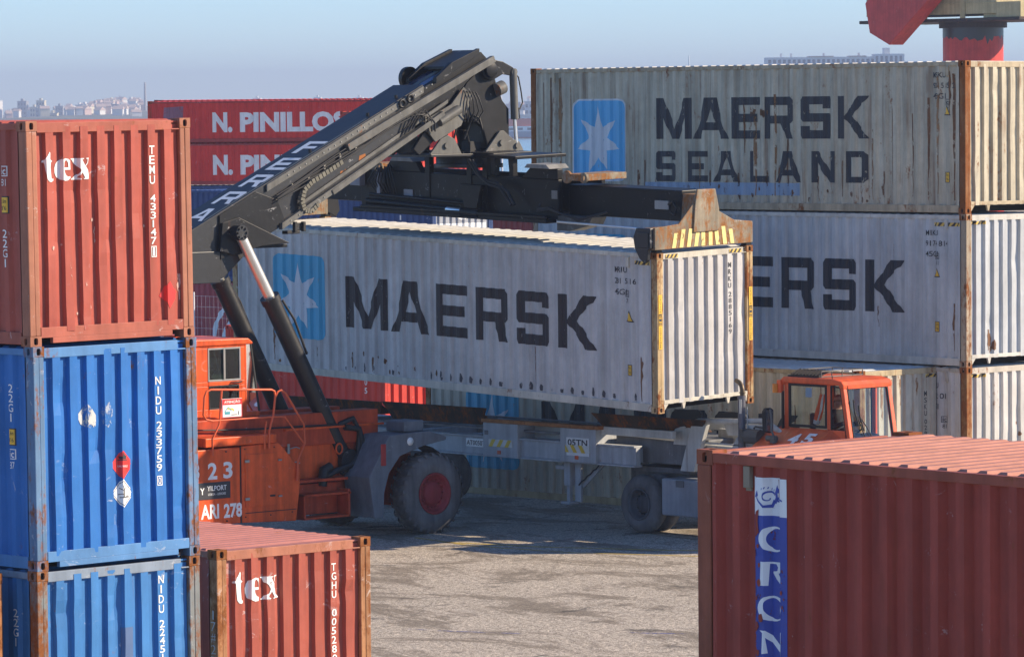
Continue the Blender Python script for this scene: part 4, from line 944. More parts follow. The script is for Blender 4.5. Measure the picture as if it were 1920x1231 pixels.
pane(ORG, STK, 0, CX1-.028, 49.30, 49.99, 2.52, 2.94, glass_g, .02, .034)
pane(ORG, STK, 0, CX0-.002, 48.9, 50.0, 2.6, 3.6, glass_g, .03, .03)
k = K(); k.box(CX1+.01, CX1+.03, 49.62, 49.66, 3.06, 3.6); k.build('window_divider', bolt_m, STK)
k = K(); k.tube([(CX1+.005, 49.80, 2.985), (CX1+.05, 49.82, 2.985), (CX1+.05, 50.02, 2.995), (CX1+.005, 50.04, 2.995)], .012); k.build('door_handle', rubber, STK)
# front quarter glass and sloping windscreen
k = K()
ws = [(50.17, 3.66), (50.28, 3.66), (50.46, 2.44), (50.17, 2.44)]
k.add([(CX1-.02, y, z) for y, z in ws], [(0, 1, 2, 3)]); k.add([(CX0+.02, y, z) for y, z in ws], [(0, 1, 2, 3)])
k.add([(CX1-.02, 50.28, 3.66), (CX0+.02, 50.28, 3.66), (CX0+.02, 50.46, 2.44), (CX1-.02, 50.46, 2.44)], [(0, 1, 2, 3)])
k.build('windscreen', glass_d, STK, fix=False)
k = K(); k.beam((CX1-.02, 50.285, 3.66), (CX1-.02, 50.465, 2.44), .03, .03); k.beam((CX0+.02, 50.285, 3.66), (CX0+.02, 50.465, 2.44), .03, .03); k.beam((CX1-.02, 50.465, 2.44), (CX0+.02, 50.465, 2.44), .03, .03)
k.build('windscreen_frame', darkseal, STK)
k = K()
k.box(-63.55, -63.05, 48.75, 48.95, 2.85, 3.45); k.box(-63.55, -63.05, 48.8, 49.35, 2.7, 2.86)
k.build('seat', plain('seat_black', (.02, .02, .022), .7), STK, .04)
k = K(); k.box(-63.9, -62.85, 50.05, 50.2, 2.4, 2.85); k.tube([(-63.3, 50.08, 2.8), (-63.3, 49.75, 3.1)], .025)
k.lathe((-63.3, 49.72, 3.12), (0, -.6, .8), [(-.012, .17), (0, .185), (.012, .17), (0, .155), (-.012, .17)], 20)
k.box(-62.95, -62.88, 49.82, 49.9, 3.05, 3.35)
k.build('dashboard', darkseal, STK, .01)
# cab side platform railing with the warning sign
k = K(); RX = -62.06; r_ = .020
k.tube([(RX, 48.86, 1.75), (RX, 48.86, 2.05), (RX, 49.02, 2.30), (RX, 49.08, 2.90)], r_*.9)
k.tube([(RX, 48.86, 2.37), (RX, 48.72, 2.40), (RX, 48.66, 2.48), (RX, 48.69, 2.80), (RX, 48.74, 2.90), (RX, 48.84, 2.93), (RX, 50.22, 2.86), (RX, 50.29, 2.83), (RX, 50.31, 2.74), (RX, 50.26, 2.40), (RX, 50.16, 2.12), (RX, 50.15, 1.80)], r_)
k.tube([(RX, 48.86, 2.37), (RX, 50.27, 2.37)], r_*.8)
k.tube([(RX, 50.30, 2.70), (RX, 50.37, 2.82), (RX, 50.45, 2.84), (RX, 50.55, 2.78), (RX, 50.97, 2.19), (RX, 50.98, 1.85), (RX, 50.82, 1.55), (RX, 50.79, 1.18)], r_)
k.tube([(RX, 50.28, 2.37), (RX, 50.52, 2.36), (RX, 50.90, 1.92), (RX, 50.97, 1.85)], r_*.8)
k.tube([(RX, 50.05, 1.80), (RX, 50.05, 2.05), (RX, 50.10, 2.3)], r_*.8)
rl = k.build('railing', paint('rail_orange', (.70, .13, .05), .4, .06, .15, .12, 31), STK)
k = K(); k.box(RX+.022, RX+.030, 49.06, 49.52, 2.41, 2.75); sg = k.build('warning_sign', plain('sign_white', (.78, .78, .77), .5, var=.04), STK, .004)
sx = RX+.030
on_right('lettering', rect(49.07, 49.51, 2.64, 2.745), redl, sx, sg, .002); on_right('lettering', text_box('ATENÇÃO', 49.11, 49.47, 2.66, 2.725, .02), wlab, sx, sg, .004)
on_right('pictogram', join(stroke([(49.12, 2.52), (49.20, 2.60), (49.27, 2.54)], .018), polyf([(49.12, 2.47), (49.24, 2.47), (49.24, 2.52), (49.12, 2.52)])), decal_mat('sign_teal', (.05, .30, .36), 0, .5), sx, sg, .003)
on_right('pictogram', join(stroke([(49.18, 2.575), (49.30, 2.56), (49.33, 2.53)], .03)), decal_mat('sign_yellow', (.75, .52, .06), 0, .5), sx, sg, .002)
on_right('pictogram', join(stroke([(49.43, 2.45), (49.435, 2.52)], .016), stroke([(49.27, 2.46), (49.40, 2.46)], .012)), decal_mat('sign_black', (.02, .02, .02), 0, .5), sx, sg, .003)
on_right('pictogram', ring(49.065, 49.515, 2.415, 2.745, .010), redl, sx, sg, .005)
# lift cylinders
for s, x in ((1, -62.68), (-1, -63.92)):
    pv, mid, bs = Vector((x, 50.02, 5.68)), Vector((x, 50.77 if s > 0 else 50.60, 4.38 if s > 0 else 4.68)), Vector((x, 52.42, 1.42))
    k = K(); k.cyl(mid-(bs-mid).normalized()*.12, bs, .165, seg=24); k.cyl(mid-(bs-mid).normalized()*.14, mid-(bs-mid).normalized()*.02, .185, seg=24)
    k.cyl(bs+Vector((-.2, 0, 0)), bs+Vector((.2, 0, 0)), .22, seg=20)
    cy = k.build('lift_cylinder', blackp_, STK)
    k = K(); k.cyl(pv, mid, .10, seg=20); k.build_each('piston_rod', chrome, cy)
    k = K(); k.cyl(pv+Vector((-.10, 0, 0)), pv+Vector((.10, 0, 0)), .14, seg=20)
    for i in range(8):
        t = 2*PI*i/8; p = pv+Vector((s*.10, .10*math.cos(t), .10*math.sin(t))); k.cyl(p, p+Vector((s*.03, 0, 0)), .022, seg=6)
    k.build('pivot_pin', blackp_, cy)
    k = K(); d_ = (bs-mid).normalized(); o_ = Vector((s*.05, .17, .09))
    k.tube([mid+o_+d_*.05, mid+o_*1.3+d_*.5, mid+o_*1.1+d_*1.0, mid+o_+d_*1.2], .022, 6); k.build_each('hose', rubber, cy)
k = K()
k.tube([(-62.50, 52.30, 2.05), (-62.48, 52.62, 2.0), (-62.48, 52.72, 1.7), (-62.46, 52.45, 1.35), (-62.46, 52.0, 1.25), (-62.5, 51.7, 1.1)], .06, 8)
k.tube([(-62.55, 52.2, 2.1), (-62.5, 52.50, 2.2), (-62.5, 52.66, 1.95), (-62.5, 52.6, 1.5), (-62.5, 52.2, 1.2)], .05, 8)
k.tube([(-62.45, 51.9, 1.35), (-62.45, 51.75, 1.3), (-62.45, 51.7, 1.0)], .09, 8)
k.build_each('hose_bundle', rubber, STK)
# boom, outer section
bt = lambda y: 5.72+.5089*(y-51.09)
k = K()
k.prism([(46.4, ty(46.4)), (54.62, ty(54.62)), (54.35, bt(54.2)), (51.25, bt(51.25)), (50.6, 5.50), (49.8, 4.86), (48.9, 4.80), (46.4, 3.6)], 0, B0, B1)
boom = k.build('boom', blackp_, STK, .012)
# side stiffening: flange lines along top and bottom of the right side
k = K()
def along(y0, y1, dz0, dz1, w0, h, x=B1): k.prism([(y0, ty(y0)+dz0), (y1, ty(y1)+dz1), (y1, ty(y1)+dz1-h), (y0, ty(y0)+dz0-h)], 0, x, x+w0)
along(50.8, 54.6, -.02, -.02, .045, .13)
k.prism([(51.1, bt(51.1)+.10), (54.9, bt(54.9)+.10), (54.9, bt(54.9)-.02), (51.1, bt(51.1)-.02)], 0, B1, B1+.10)
k.prism([(51.6, bt(51.6)+.22), (55.2, bt(55.2)+.24), (55.2, bt(55.2)+.17), (51.6, bt(51.6)+.15)], 0, B1, B1+.05)
k.build_each('side_flange', steelgr, boom, .006)
k = K()
k.prism([(49.7, ty(49.7)-.04), (50.55, ty(50.55)-.03), (51.05, ty(51.05)-.42), (51.25, bt(51.25)+.02), (50.6, 5.52), (49.72, 5.2)], 0, B1, B1+.035)
k.build_each('side_plate', blackgr, boom, .006)
# welds, bolt rows, small labels and clips along the right side of the boom
k = K()
for i in range(9):
    y = 51.4+.38*i; k.box(B1+.0, B1+.055, y-.02, y+.02, ty(y)-.40, ty(y)-.30)
k.build_each('hose_clip', bolt_m, boom, .004)
k = K()
for i in range(26):
    y = 51.3+.14*i; k.cyl((B1+.045, y, ty(y)-.085), (B1+.058, y, ty(y)-.085), .014, seg=6)
for i in range(18):
    y = 51.3+.2*i; k.cyl((B1+.10, y, bt(y)+.04), (B1+.112, y, bt(y)+.04), .013, seg=6)
k.build('bolt_row', bolt_m, boom)
def on_boom(nm, fl, mt, off=.003): return flat_obj(nm, fl, lambda s, t: (B1+off-ORG[0], s-ORG[1], t), mt, boom)
on_boom('rust_mark', join(polyf([(52.55, 6.60), (52.72, 6.70), (52.70, 6.78), (52.58, 6.74)]), polyf([(53.02, 6.92), (53.2, 6.98), (53.18, 7.06), (53.04, 7.02)])), decal_mat('orange_rust_mark', (.45, .15, .03), .8, .8, 20, .3, grain=12))
on_boom('grease_mark', join(*[polyf([(y, ty(y)-.62-.1*(i % 3)), (y+.22, ty(y+.22)-.60-.1*(i % 3)), (y+.20, ty(y+.2)-.70-.1*(i % 3)), (y+.03, ty(y)-.72-.1*(i % 3))]) for i, y in enumerate((51.6, 52.1, 52.9, 53.5, 54.1))]), decal_mat('grease_sheen', (.05, .048, .044), 1.3, .3, 21, .3, grain=6))
# pivot bracket for the lift cylinder
k = K()
for x in (B1+.036, B0-.10):
    k.prism([(49.72, 5.86), (50.10, 5.95), (51.28, 5.46), (50.62, 5.42), (49.95, 5.28), (49.66, 5.36)], 0, x, x+.06)
k.box(B0, B1, 50.3, 51.3, 5.38, 5.44)
k.build_each('pivot_bracket', blackgr, boom, .008)
k = K(); k.box(B0, B1+.02, 48.6, 49.72, 4.78, 5.35); k.build('boom_heel', blackp_, boom, .01)
# lettering down the top of the boom, each letter upright along it
c_, s_ = math.cos(math.atan(.4668)), math.sin(math.atan(.4668))
def on_top(nm, fl, mt, off=.004): return flat_obj(nm, fl, lambda s, t: (s-ORG[0], 50.78+t*c_-s_*off-ORG[1], 6.54+t*s_+c_*off), mt, boom)
ls = []
for i, ch in enumerate('FERRARI'):
    t1 = 1.78-i*.70; ls.append(glyph(ch, -63.52+(.18 if ch == 'I' else 0), -62.98-(.18 if ch == 'I' else 0), t1-.50, t1))
on_top('lettering', join(*ls), WHITE('boom', .12))
on_top('stripe', rect(-62.945, -62.925, -1.5, 2.75), decal_mat('pale_stripe', (.5, .46, .30), .5, .5))
# inner boom section and its polished slide
k = K()
ti = lambda y: ty(y)-.10
k.prism([(54.3, ti(54.3)), (56.15, ti(56.15)), (56.45, ti(56.15)-.25), (56.2, ti(56.2)-.62), (54.2, bt(54.2)+.13)], 0, B0+.07, B1-.07)
inner = k.build('inner_boom', blackgr, STK, .01)
k = K(); k.prism([(54.65, ti(54.65)+.004), (55.35, ti(55.35)+.004), (55.35, ti(55.35)+.012), (54.65, ti(54.65)+.012)], 0, B0+.16, B1-.16)
k.build('slide_plate', plain('greased_blue_steel', (.03, .07, .16), .22, .7), inner)
k = K(); k.prism([(54.65, ti(54.65)+.0125), (55.35, ti(55.35)+.0125), (55.35, ti(55.35)+.018), (54.65, ti(54.65)+.018)], 0, B0+.36, B1-.36)
k.build('slide_strip', steelgr, inner)
k = K()                                                   # head plate on top of the tip, side cheeks
k.prism([(55.30, ty(55.30)+.02), (56.10, ty(56.10)-.04), (56.14, ty(56.14)-.08), (55.30, ty(55.30)-.04)], 0, B0+.04, B1-.10)
for x in (B0-.02, B1-.10): k.prism([(54.95, ty(54.95)-.03), (55.35, ty(55.35)+.07), (56.05, ty(56.05)+.01), (56.05, ty(56.05)-.10), (54.95, ty(54.95)-.14)], 0, x, x+.10)
k.build('head_plate', blackgr, inner, .008)
k = K(); k.lathe((B0-.05, 55.1, ty(55.1)-.10), (-1, 0, 0), [(0, .22), (.10, .22), (.11, .18), (.11, 0)], 28); k.build('sheave', blackgr, inner)
# right-hand rail of the inner section running to the head
k = K()
k.beam((B1+.05, 52.7, ty(52.7)-.26), (B1+.05, 56.35, ty(56.35)-.33), .11, .13)
k.beam((B1+.06, 52.3, bt(52.3)+.02), (B1+.06, 55.05, bt(55.05)+.05), .12, .10)
k.build_each('guide_rail', steelgr, inner, .008)
k = K(); k.prism([(54.55, 7.62), (55.30, 7.95), (55.62, 8.28), (55.85, 8.1), (55.55, 7.55), (54.9, 7.25)], 0, B1-.02, B1+.02); k.build('side_cover', steelgr, inner, .006)
k = K(); k.cyl((B1+.07, 54.95, 7.62), (B1+.07, 55.45, 7.86), .09, seg=14); k.cyl((B1+.02, 56.45, 8.22), (B1+.02, 56.62, 8.28), .13, seg=16); k.build_each('actuator', steelgr, inner)
# hoses and energy chain on the right side
k = K(); rnd = random.Random(5)
for i in range(5):
    z0 = -.30-.035*i
    k.tube([(B1+.06+.01*i, y, ty(y)+z0+.03*math.sin(y*2.3+i)+.015*rnd.random()) for y in [51.0+.35*j for j in range(11)]], .014, 6)
for i in range(4):
    k.tube([(B1+.05, 54.0+.1*i, 7.35+.05*i), (B1+.12, 54.25+.1*i, 7.75+.04*i), (B1+.12, 54.55+.08*i, 7.78-.05*i), (B1+.08, 54.6+.08*i, 7.45)], .016, 6)
for i in range(5):
    y = 55.62+.075*i
    k.tube([(B1+.03, y, 8.22-.01*i), (B1+.10, y+.02, 8.05), (B1+.10, y+.04*(i-1), 7.82), (B1+.02, y+.02, 7.62)], .013, 6)
k.build_each('hose_bundle', rubber, boom)
k = K()
ch = [(51.50, 5.98), (51.58, 5.92), (51.62, 6.06)]
pts = [(51.95, 6.15), (51.78, 6.02), (51.62, 6.05), (51.56, 6.22), (51.62, 6.42), (51.80, 6.56), (52.05, 6.68), (52.30, 6.80), (52.55, 6.93)]
for a, b in zip(pts, pts[1:]):
    for q in range(3):
        p = Vector((B1+.09, a[0]+(b[0]-a[0])*q/3, a[1]+(b[1]-a[1])*q/3)); e = Vector((B1+.09, a[0]+(b[0]-a[0])*(q+.8)/3, a[1]+(b[1]-a[1])*(q+.8)/3))
        k.beam(p, e, .09, .085, up=(1, 0, 0))
k.build('cable_chain', paint('chain_grey', (.20, .19, .15), .6, .2, .3, .2, 33), boom, .005)
k = K(); k.box(B1-.1, B1+.06, 51.25, 51.55, 5.62, 5.68); k.box(B1, B1+.05, 51.45, 51.62, 5.68, 5.82); k.box(B1+.02, B1+.10, 51.40, 51.46, 5.66, 5.84); k.box(B1+.02, B1+.10, 51.60, 51.66, 5.66, 5.84)
k.build_each('work_lamp', darkseal, boom, .01)
k = K()
for y in (52.0, 53.4, 54.1): k.cyl((-63.05, y, ty(y)-.02), (-63.05, y, ty(y)+.05), .03, seg=10)
for y in (54.05, 54.25): k.lathe((B1+.05, y, ty(y)-.09), (1, 0, 0), [(0, .09), (.03, .09), (.03, .045), (0, .045)], 16)
k.build_each('lifting_eye', blackgr, boom)
# head: pin boss, damper arms, damper cylinder, hanging bracket
k = K()
for x in (B1-.03, B0-.07):
    k.lathe((x, 56.28, 8.60), (1, 0, 0), [(0, .19), (.06, .19), (.06, 0)], 26); k.lathe((x, 56.28, 8.60), (1, 0, 0), [(.06, .145), (.13, .145), (.13, 0)], 24)
    k.prism([(56.12, 8.70), (56.35, 8.80), (56.62, 8.76), (56.86, 8.66), (56.96, 8.58), (56.93, 8.50), (56.84, 8.49), (56.62, 8.52), (56.4, 8.42), (56.15, 8.45)], 0, x+.005, x+.055)
k.build_each('damper_arm', blackgr, STK, .01)
for x in (B1, B0-.05):
    a, b, e = Vector((x, 56.90, 8.56)), Vector((x, 56.93, 7.66)), Vector((x, 56.97, 7.16))
    k = K(); k.cyl(a+Vector((0, 0, .05)), b, .075, seg=18); k.cyl(a-Vector((.05, 0, 0)), a+Vector((.05, 0, 0)), .07, seg=14); dc = k.build('damper_cylinder', steelgr, STK)
    k = K(); k.cyl(b, e, .036, seg=12); k.build_each('piston_rod', chrome, dc)
    k = K(); k.tube([a+Vector((.02, .06, -.05)), a+Vector((.02, .12, -.1)), a+Vector((.02, .18, -.35)), a+Vector((.02, .22, -.58)), a+Vector((.02, .15, -.70)), a+Vector((.02, .06, -.68))], .014, 6); k.tube([b+Vector((.02, .09, .22)), b+Vector((.02, .11, .02)), b+Vector((.02, .08, 0))], .012, 6); k.build_each('hose', rubber, dc)
k = K()
HB = [(55.75, 8.35), (56.10, 8.62), (56.42, 8.60), (56.52, 8.30), (56.66, 8.02), (56.82, 7.86), (56.82, 7.40), (56.86, 7.12), (56.30, 7.08), (56.22, 7.30), (56.15, 7.52), (55.85, 7.70), (55.45, 7.62), (55.12, 7.42), (54.85, 7.22), (54.55, 7.00), (54.40, 7.12), (54.65, 7.42), (55.05, 7.75), (55.45, 7.95)]
for x in (B1-.13, B0-.02): k.prism(HB, 0, x, x+.09)
k.box(B0+.08, B1-.14, 56.2, 56.78, 7.75, 7.95); k.box(B0+.08, B1-.14, 56.3, 56.8, 7.1, 7.75); k.box(B0+.08, B1-.14, 54.6, 54.9, 7.05, 7.3)
k.build('hanging_bracket', blackgr, STK, .015)
k = K()
for x in (B1-.02, B0-.09):
    k.prism([(56.12, 7.02), (57.16, 7.02), (57.02, 7.24), (56.88, 7.27), (56.62, 7.45), (56.52, 7.44)], 0, x, x+.05)
    k.prism([(54.75, 7.02), (55.55, 7.02), (55.38, 7.30), (55.20, 7.38), (55.02, 7.30)], 0, x, x+.05)
    for y, z in ((56.55, 7.22), (56.95, 7.16), (55.15, 7.18)): k.cyl((x-.02, y, z), (x+.09, y, z), .055, seg=14)
k.build_each('lug', steelgr, STK, .008)
# slewing ring on top of the spreader
k = K(); RC = Vector((-63.3, 56.12, 0))
k.box(-64.0, -62.75, 54.7, 57.25, 6.97, 7.02)
k.lathe(RC+Vector((0, 0, 6.97)), (0, 0, -1), [(0, 0), (0, .62), (.14, .62), (.14, .66), (.22, .66), (.22, 0)], 40)
for i in range(28):
    t = 2*PI*i/28; p = RC+Vector((.58*math.cos(t), .58*math.sin(t), 7.02)); k.cyl(p, p+Vector((0, 0, .04)), .018, seg=6)
k.build('slewing_ring', blackp_, STK, .006)
k = K()
k.tube([(-63.0, 55.75, 7.3), (-62.9, 55.9, 7.75), (-62.9, 56.05, 7.7), (-62.95, 56.2, 7.4), (-62.95, 56.3, 7.1)], .022, 8)
k.tube([(-63.1, 55.5, 7.05), (-63.05, 55.6, 7.5), (-63.05, 55.85, 7.45), (-63.1, 56.0, 7.1)], .02, 8)
k.box(-63.3, -63.05, 55.95, 56.2, 7.05, 7.25)
k.build_each('slew_motor', darkseal, STK, .01)

# ---- spreader, tilted with the container it holds
SPF = lifted.matrix_world.copy()
def FL(u, v, h):                                         # u from the right end, v from the near side, h above the container's top
    return SPF @ Vector((LL/2-u, v-CW/2, HC+h))
class FMB(MB):
    def fbox(s, u0, u1, v0, v1, h0, h1, mi=0):
        vs = [FL(u, v, h) for h in (h0, h1) for v in (v0, v1) for u in (u0, u1)]
        return s.add(vs, [(0, 2, 3, 1), (4, 5, 7, 6), (0, 1, 5, 4), (2, 6, 7, 3), (0, 4, 6, 2), (1, 3, 7, 5)], mi)
    def fprism_uh(s, poly, v0, v1):
        n = len(poly); vs = [FL(u, v0, h) for u, h in poly]+[FL(u, v1, h) for u, h in poly]
        return s.add(vs, [tuple(range(n))[::-1], tuple(range(n, 2*n))]+[(i, (i+1) % n, n+(i+1) % n, n+i) for i in range(n)])
    def fprism_vh(s, poly, u0, u1):
        n = len(poly); vs = [FL(u0, v, h) for v, h in poly]+[FL(u1, v, h) for v, h in poly]
        return s.add(vs, [tuple(range(n))[::-1], tuple(range(n, 2*n))]+[(i, (i+1) % n, n+(i+1) % n, n+i) for i in range(n)])
FK = lambda: FMB(ORG)
sblack = paint('spreader_black', (.008, .008, .009), .45, .08, .25, .25, 34, .1, scratch=.3)
k = FK()
k.fbox(3.25, 8.9, .62, .72, .42, 1.16); k.fbox(3.25, 8.9, 1.72, 1.82, .42, 1.16); k.fbox(3.3, 8.85, .7201, 1.7199, .42, .50)
k.fprism_uh([(3.25, 1.16), (3.25, 1.36), (4.0, 1.36), (4.25, 1.16)], .60, .74); k.fprism_uh([(7.1, 1.16), (7.25, 1.36), (8.0, 1.36), (8.2, 1.16)], .60, .74)
k.fbox(3.3, 8.85, .35, .6199, .36, .44); k.fbox(3.3, 8.6, .33, .42, .44, .50)
spr = k.build('spreader', sblack, STK, .012)
k = FK()
for u in (3.3, 7.15): k.fprism_uh([(u, 1.365), (u+.70, 1.365), (u+.62, 1.44), (u+.10, 1.44)], .45, .95); 
k.fbox(3.26, 3.42, .599, .61, .80, .96)
k.build_each('catwalk_plate', paint('pale_grey_plate', (.27, .26, .235), .6, .2, .3, .2, 35, scratch=.3), spr, .006)
k = FK()                                                   # turntable pedestal
k.fbox(5.15, 7.1, .72, 1.72, 1.50, 1.58); k.fbox(4.35, 5.1499, .55, 1.85, 1.50, 1.56)
for u in (5.2, 5.65, 6.85): k.fbox(u, u+.14, .60, .7199, .42, 1.4999); 
for u in (4.45, 4.95): k.fprism_uh([(u, 1.4999), (u+.14, 1.4999), (u+.10, 1.18), (u, 1.18)], .58, .70)
k.fprism_uh([(5.15, 1.0), (5.75, 1.0), (5.6, .36), (5.35, .36)], .40, .4999)
k.build('pedestal', sblack, spr, .01)
k = FK()
k.cyl(FL(8.6, .52, .56), FL(6.15, .52, .50), .06, seg=14); k.cyl(FL(5.2, .42, .46), FL(5.7, .42, .47), .10, seg=16); k.cyl(FL(5.3, .50, .62), FL(8.5, .50, .70), .035, seg=10)
k.build_each('side_shift_cylinder', sblack, spr)
k = FK(); k.cyl(FL(6.15, .42, .50), FL(5.5, .42, .48), .055, seg=14); k.cyl(FL(3.1, .45, .40), FL(.75, .45, .37), .022, seg=10); k.build_each('piston_rod', chrome, spr)
k = FK()
k.tube([FL(5.6, .5, 1.45), FL(5.3, .45, 1.2), FL(5.0, .42, 1.08), FL(4.7, .40, 1.05), FL(4.4, .40, .9), FL(4.25, .42, .66)], .035, 8)
k.tube([FL(5.5, .5, 1.45), FL(5.2, .43, 1.15), FL(4.9, .38, 1.02), FL(4.6, .38, .98), FL(4.3, .40, .66)], .03, 8)
for q in range(3): k.tube([FL(3.6, .5, .72), FL(3.62, .42, .62-.03*q), FL(3.3, .40, .66-.02*q), FL(2.9, .40, .55), FL(2.5, .42, .48-.02*q), FL(1.9, .60, .62)], .018, 6)
rnd = random.Random(9)
for q in range(9): k.tube([FL(8.4-.06*q, .58, 1.2-.05*rnd.random()), FL(8.3-.05*q, .5, 1.32-.2*rnd.random()), FL(8.5-.1*q, .45, .95), FL(8.3-.07*q, .55, .68)], .015, 6)
k.build_each('hose_bundle', rubber, spr)
k = FK(); k.fbox(8.75, 9.05, .45, .60, .85, 1.18); k.fbox(8.18, 8.28, .48, .58, .72, 1.12); k.fbox(7.35, 7.62, .60, .618, .68, .82)
k.build_each('valve_block', paint('box_grey', (.30, .30, .33), .5, .1, .2, .2, 36), spr, .01)
k = FK()
for u in (2.55, 8.35):
    k.lathe(FL(u+.45, .62, 1.22), FL(0, 0, 0)-FL(0, 1, 0), [(-.02, .12), (.03, .12), (.03, .05), (-.02, .05)], 20); k.lathe(FL(u, .62, 1.22), FL(0, 0, 0)-FL(0, 1, 0), [(-.02, .10), (.03, .10), (.03, .05), (-.02, .05)], 20)
    k.fbox(u, u+.5, .60, 1.7, 1.16, 1.28)
k.build_each('lifting_lug', worn, spr, .008)
for (u0, u1, ue, sg) in ((.30, 3.3, -.10, 1), (8.8, 11.9, 12.29, -1)):
    k = FK(); k.fbox(u0, u1, .93, 1.51, .50, 1.06); tb_ = k.build('telescopic_beam', sblack, spr, .015)
    if sg == 1:
        k = FK(); k.fbox(.62, .98, .90, .929, .70, .86); k.build('socket_box', paint('pale_grey_box', (.42, .41, .38), .5, .15, .2), tb_, .006)
        k = FK(); k.tube([FL(.60, .88, .80), FL(.45, .84, .86), (FL(.36, .86, .74)), FL(.42, .86, .62), FL(.55, .88, .66)], .02, 6); k.build_each('hose', rubber, tb_)
        k = FK(); k.fprism_uh([(2.35, .50), (3.3, .50), (3.3, .22), (2.95, .22), (2.45, .34)], .62, 1.0); k.build('guide_shoe', steelgr, tb_, .01)
    k = FK()
    a, b = sorted((ue, ue+sg*.30))
    k.fprism_vh([(-.14, .06), (2.50-.16, .06), (2.34, .45), (1.86, .50), (1.44, .70), (1.35, 1.06), (.92, 1.07), (.84, .86), (.46, .50), (-.14, .46)], *sorted((ue, ue+sg*.03)))
    k.fbox(*sorted((ue+sg*.0301, ue+sg*.30)), -.14, 2.34, .06, .45)
    k.fprism_vh([(.90, .4501), (1.38, .4501), (1.38, 1.0), (.95, 1.0)], *sorted((ue+sg*.0301, ue+sg*.40)))
    eb = k.build('end_beam', worn, spr, .012)
    if sg == 1:
        k = FK(); k.fprism_vh([(.80, .33), (1.45, .33), (1.45, .74), (1.36, 1.09), (.90, 1.10), (.84, .80)], ue-.035, ue-.0001); k.build('cover_plate', worn, eb, .012)
        hy_ = decal_mat('worn_hazard_yellow', (.85, .70, .26), .70, .6, 14, grain=11)
        st_ = []
        for i in range(9):
            v = .28+i*.185; ln = .10 if i < 4 else (-.08 if i > 5 else 0)
            hh = .40 if i not in (0, 8) else .34
            st_.append(polyf([(v, .075), (v+.095, .075), (v+.095+ln*.6, hh), (v+ln*.6, hh)]))
        flat_obj('hazard_stripes', join(*st_), lambda s, t: tuple(FL(ue-.006, s, t)-Vector(ORG)), hy_, eb)
    for v in (.08, CW-.08):
        k = FK()
        uu = .09 if sg == 1 else 12.1
        k.fbox(uu-.07, uu+.07, v-.07, v+.07, -.02, .0599); k.cyl(FL(uu, v, -.05), FL(uu, v, -.021), .045, seg=12)
        k.build('twistlock', blackgr, eb, .008)
    k = FK()
    if sg == 1:
        k.fprism_uh([(-.06, .45), (.30, .45), (.38, .28), (.34, .08), (.22, -.10), (.10, -.18), (.02, -.12), (.0, .06), (-.06, .1)], -.22, -.141)
        k.fbox(-.02, .26, -.24, -.2201, .10, .38)
    else:
        k.fprism_vh([(2.34, .40), (2.62, .36), (2.66, .12), (2.56, -.02), (2.46, .04), (2.34, .10)], 12.0, 12.25)
    k.build('corner_guide', blackp_, eb, .01)
# ------------------------------------------------------------------ trailer
TORG = (-63.0, 57.75, 0)
TRL = thing('container_trailer', 'empty grey blue container trailer with rusty guide plates and hazard striped boxes', 'trailer', loc=TORG)
def Q(): return MB(TORG)
tgrey = paint('trailer_grey', (.46, .48, .50), .55, .14, .25, .15, 41, .25, scratch=.3)
tgreyd = paint('trailer_dark_grey', (.20, .205, .21), .6, .16, .3, .2, 42, .2, scratch=.2)
tlight = paint('trailer_pale_grey', (.60, .60, .56), .55, .18, .25, .14, 43, .3, scratch=.2)
rustbrn = paint('dark_rusted_plate', (.060, .038, .026), .6, .55, .3, .3, 44, .3, rustc=(.17, .055, .015))
rustrail = paint('orange_rusted_rail', (.42, .17, .055), .6, .45, .3, .25, 45, .2, rustc=(.10, .04, .016))
k = Q()
for y in (56.55, 58.85):
    k.box(-69.9, -59.2, y, y+.12, 1.25, 1.575); k.box(-69.9, -59.2, y-.05, y+.17, 1.5755, 1.61); k.box(-69.9, -59.2, y-.05, y+.17, 1.215, 1.2495)
for x in (-69.7, -68, -66.3, -64.6, -62.9, -61.0, -59.5): k.box(x, x+.12, 56.68, 58.84, 1.28, 1.55)
k.build('frame', tgrey, TRL, .008)
k = Q()
for x in (-69.6, -67.8, -65.9, -63.3): k.box(x, x+.10, 56.45, 59.05, 1.64, 1.72)
k.box(-69.9, -60.2, 56.62, 56.70, 1.72, 1.76); k.box(-69.9, -60.2, 58.8, 58.9, 1.72, 1.76)
k.build_each('deck', tgreyd, TRL, .006)
for (x0, x1, z0, z1, cut) in ((-66.74, -63.64, 1.77, 2.11, .2), (-60.68, -57.62, 1.90, 2.15, .2), (-69.65, -66.76, 1.84, 2.10, .1)):
    k = Q()
    vs = [(x0+cut, 56.92, z0), (x1-cut*1.3, 56.92, z0), (x1, 56.80, z1), (x0, 56.80, z1)]
    k.add([*vs, *[(x, y+.03, z) for x, y, z in vs]], [(0, 1, 2, 3), (7, 6, 5, 4), (0, 1, 5, 4), (1, 2, 6, 5), (2, 3, 7, 6), (3, 0, 4, 7)])
    k.prism([(56.95, z0), (57.25, z0), (56.85, z1-.02)], 0, x1-cut*1.3-.05, x1-cut*1.3)
    k.prism([(56.95, z0), (57.25, z0), (56.85, z1-.02)], 0, x0+cut, x0+cut+.05)
    k.build('guide_plate', rustbrn, TRL, .005)
for (x0, x1) in ((-60.68, -59.82), (-59.50, -58.62)):
    k = Q(); k.prism([(x0, 1.75), (x1, 1.75), (x1, 2.02), (x1-.06, 2.10), (x1-.16, 2.13), (x0+.12, 2.10), (x0+.04, 2.05), (x0, 1.97)], 1, 58.88, 58.93); k.build('guide_plate', darkseal, TRL, .005)
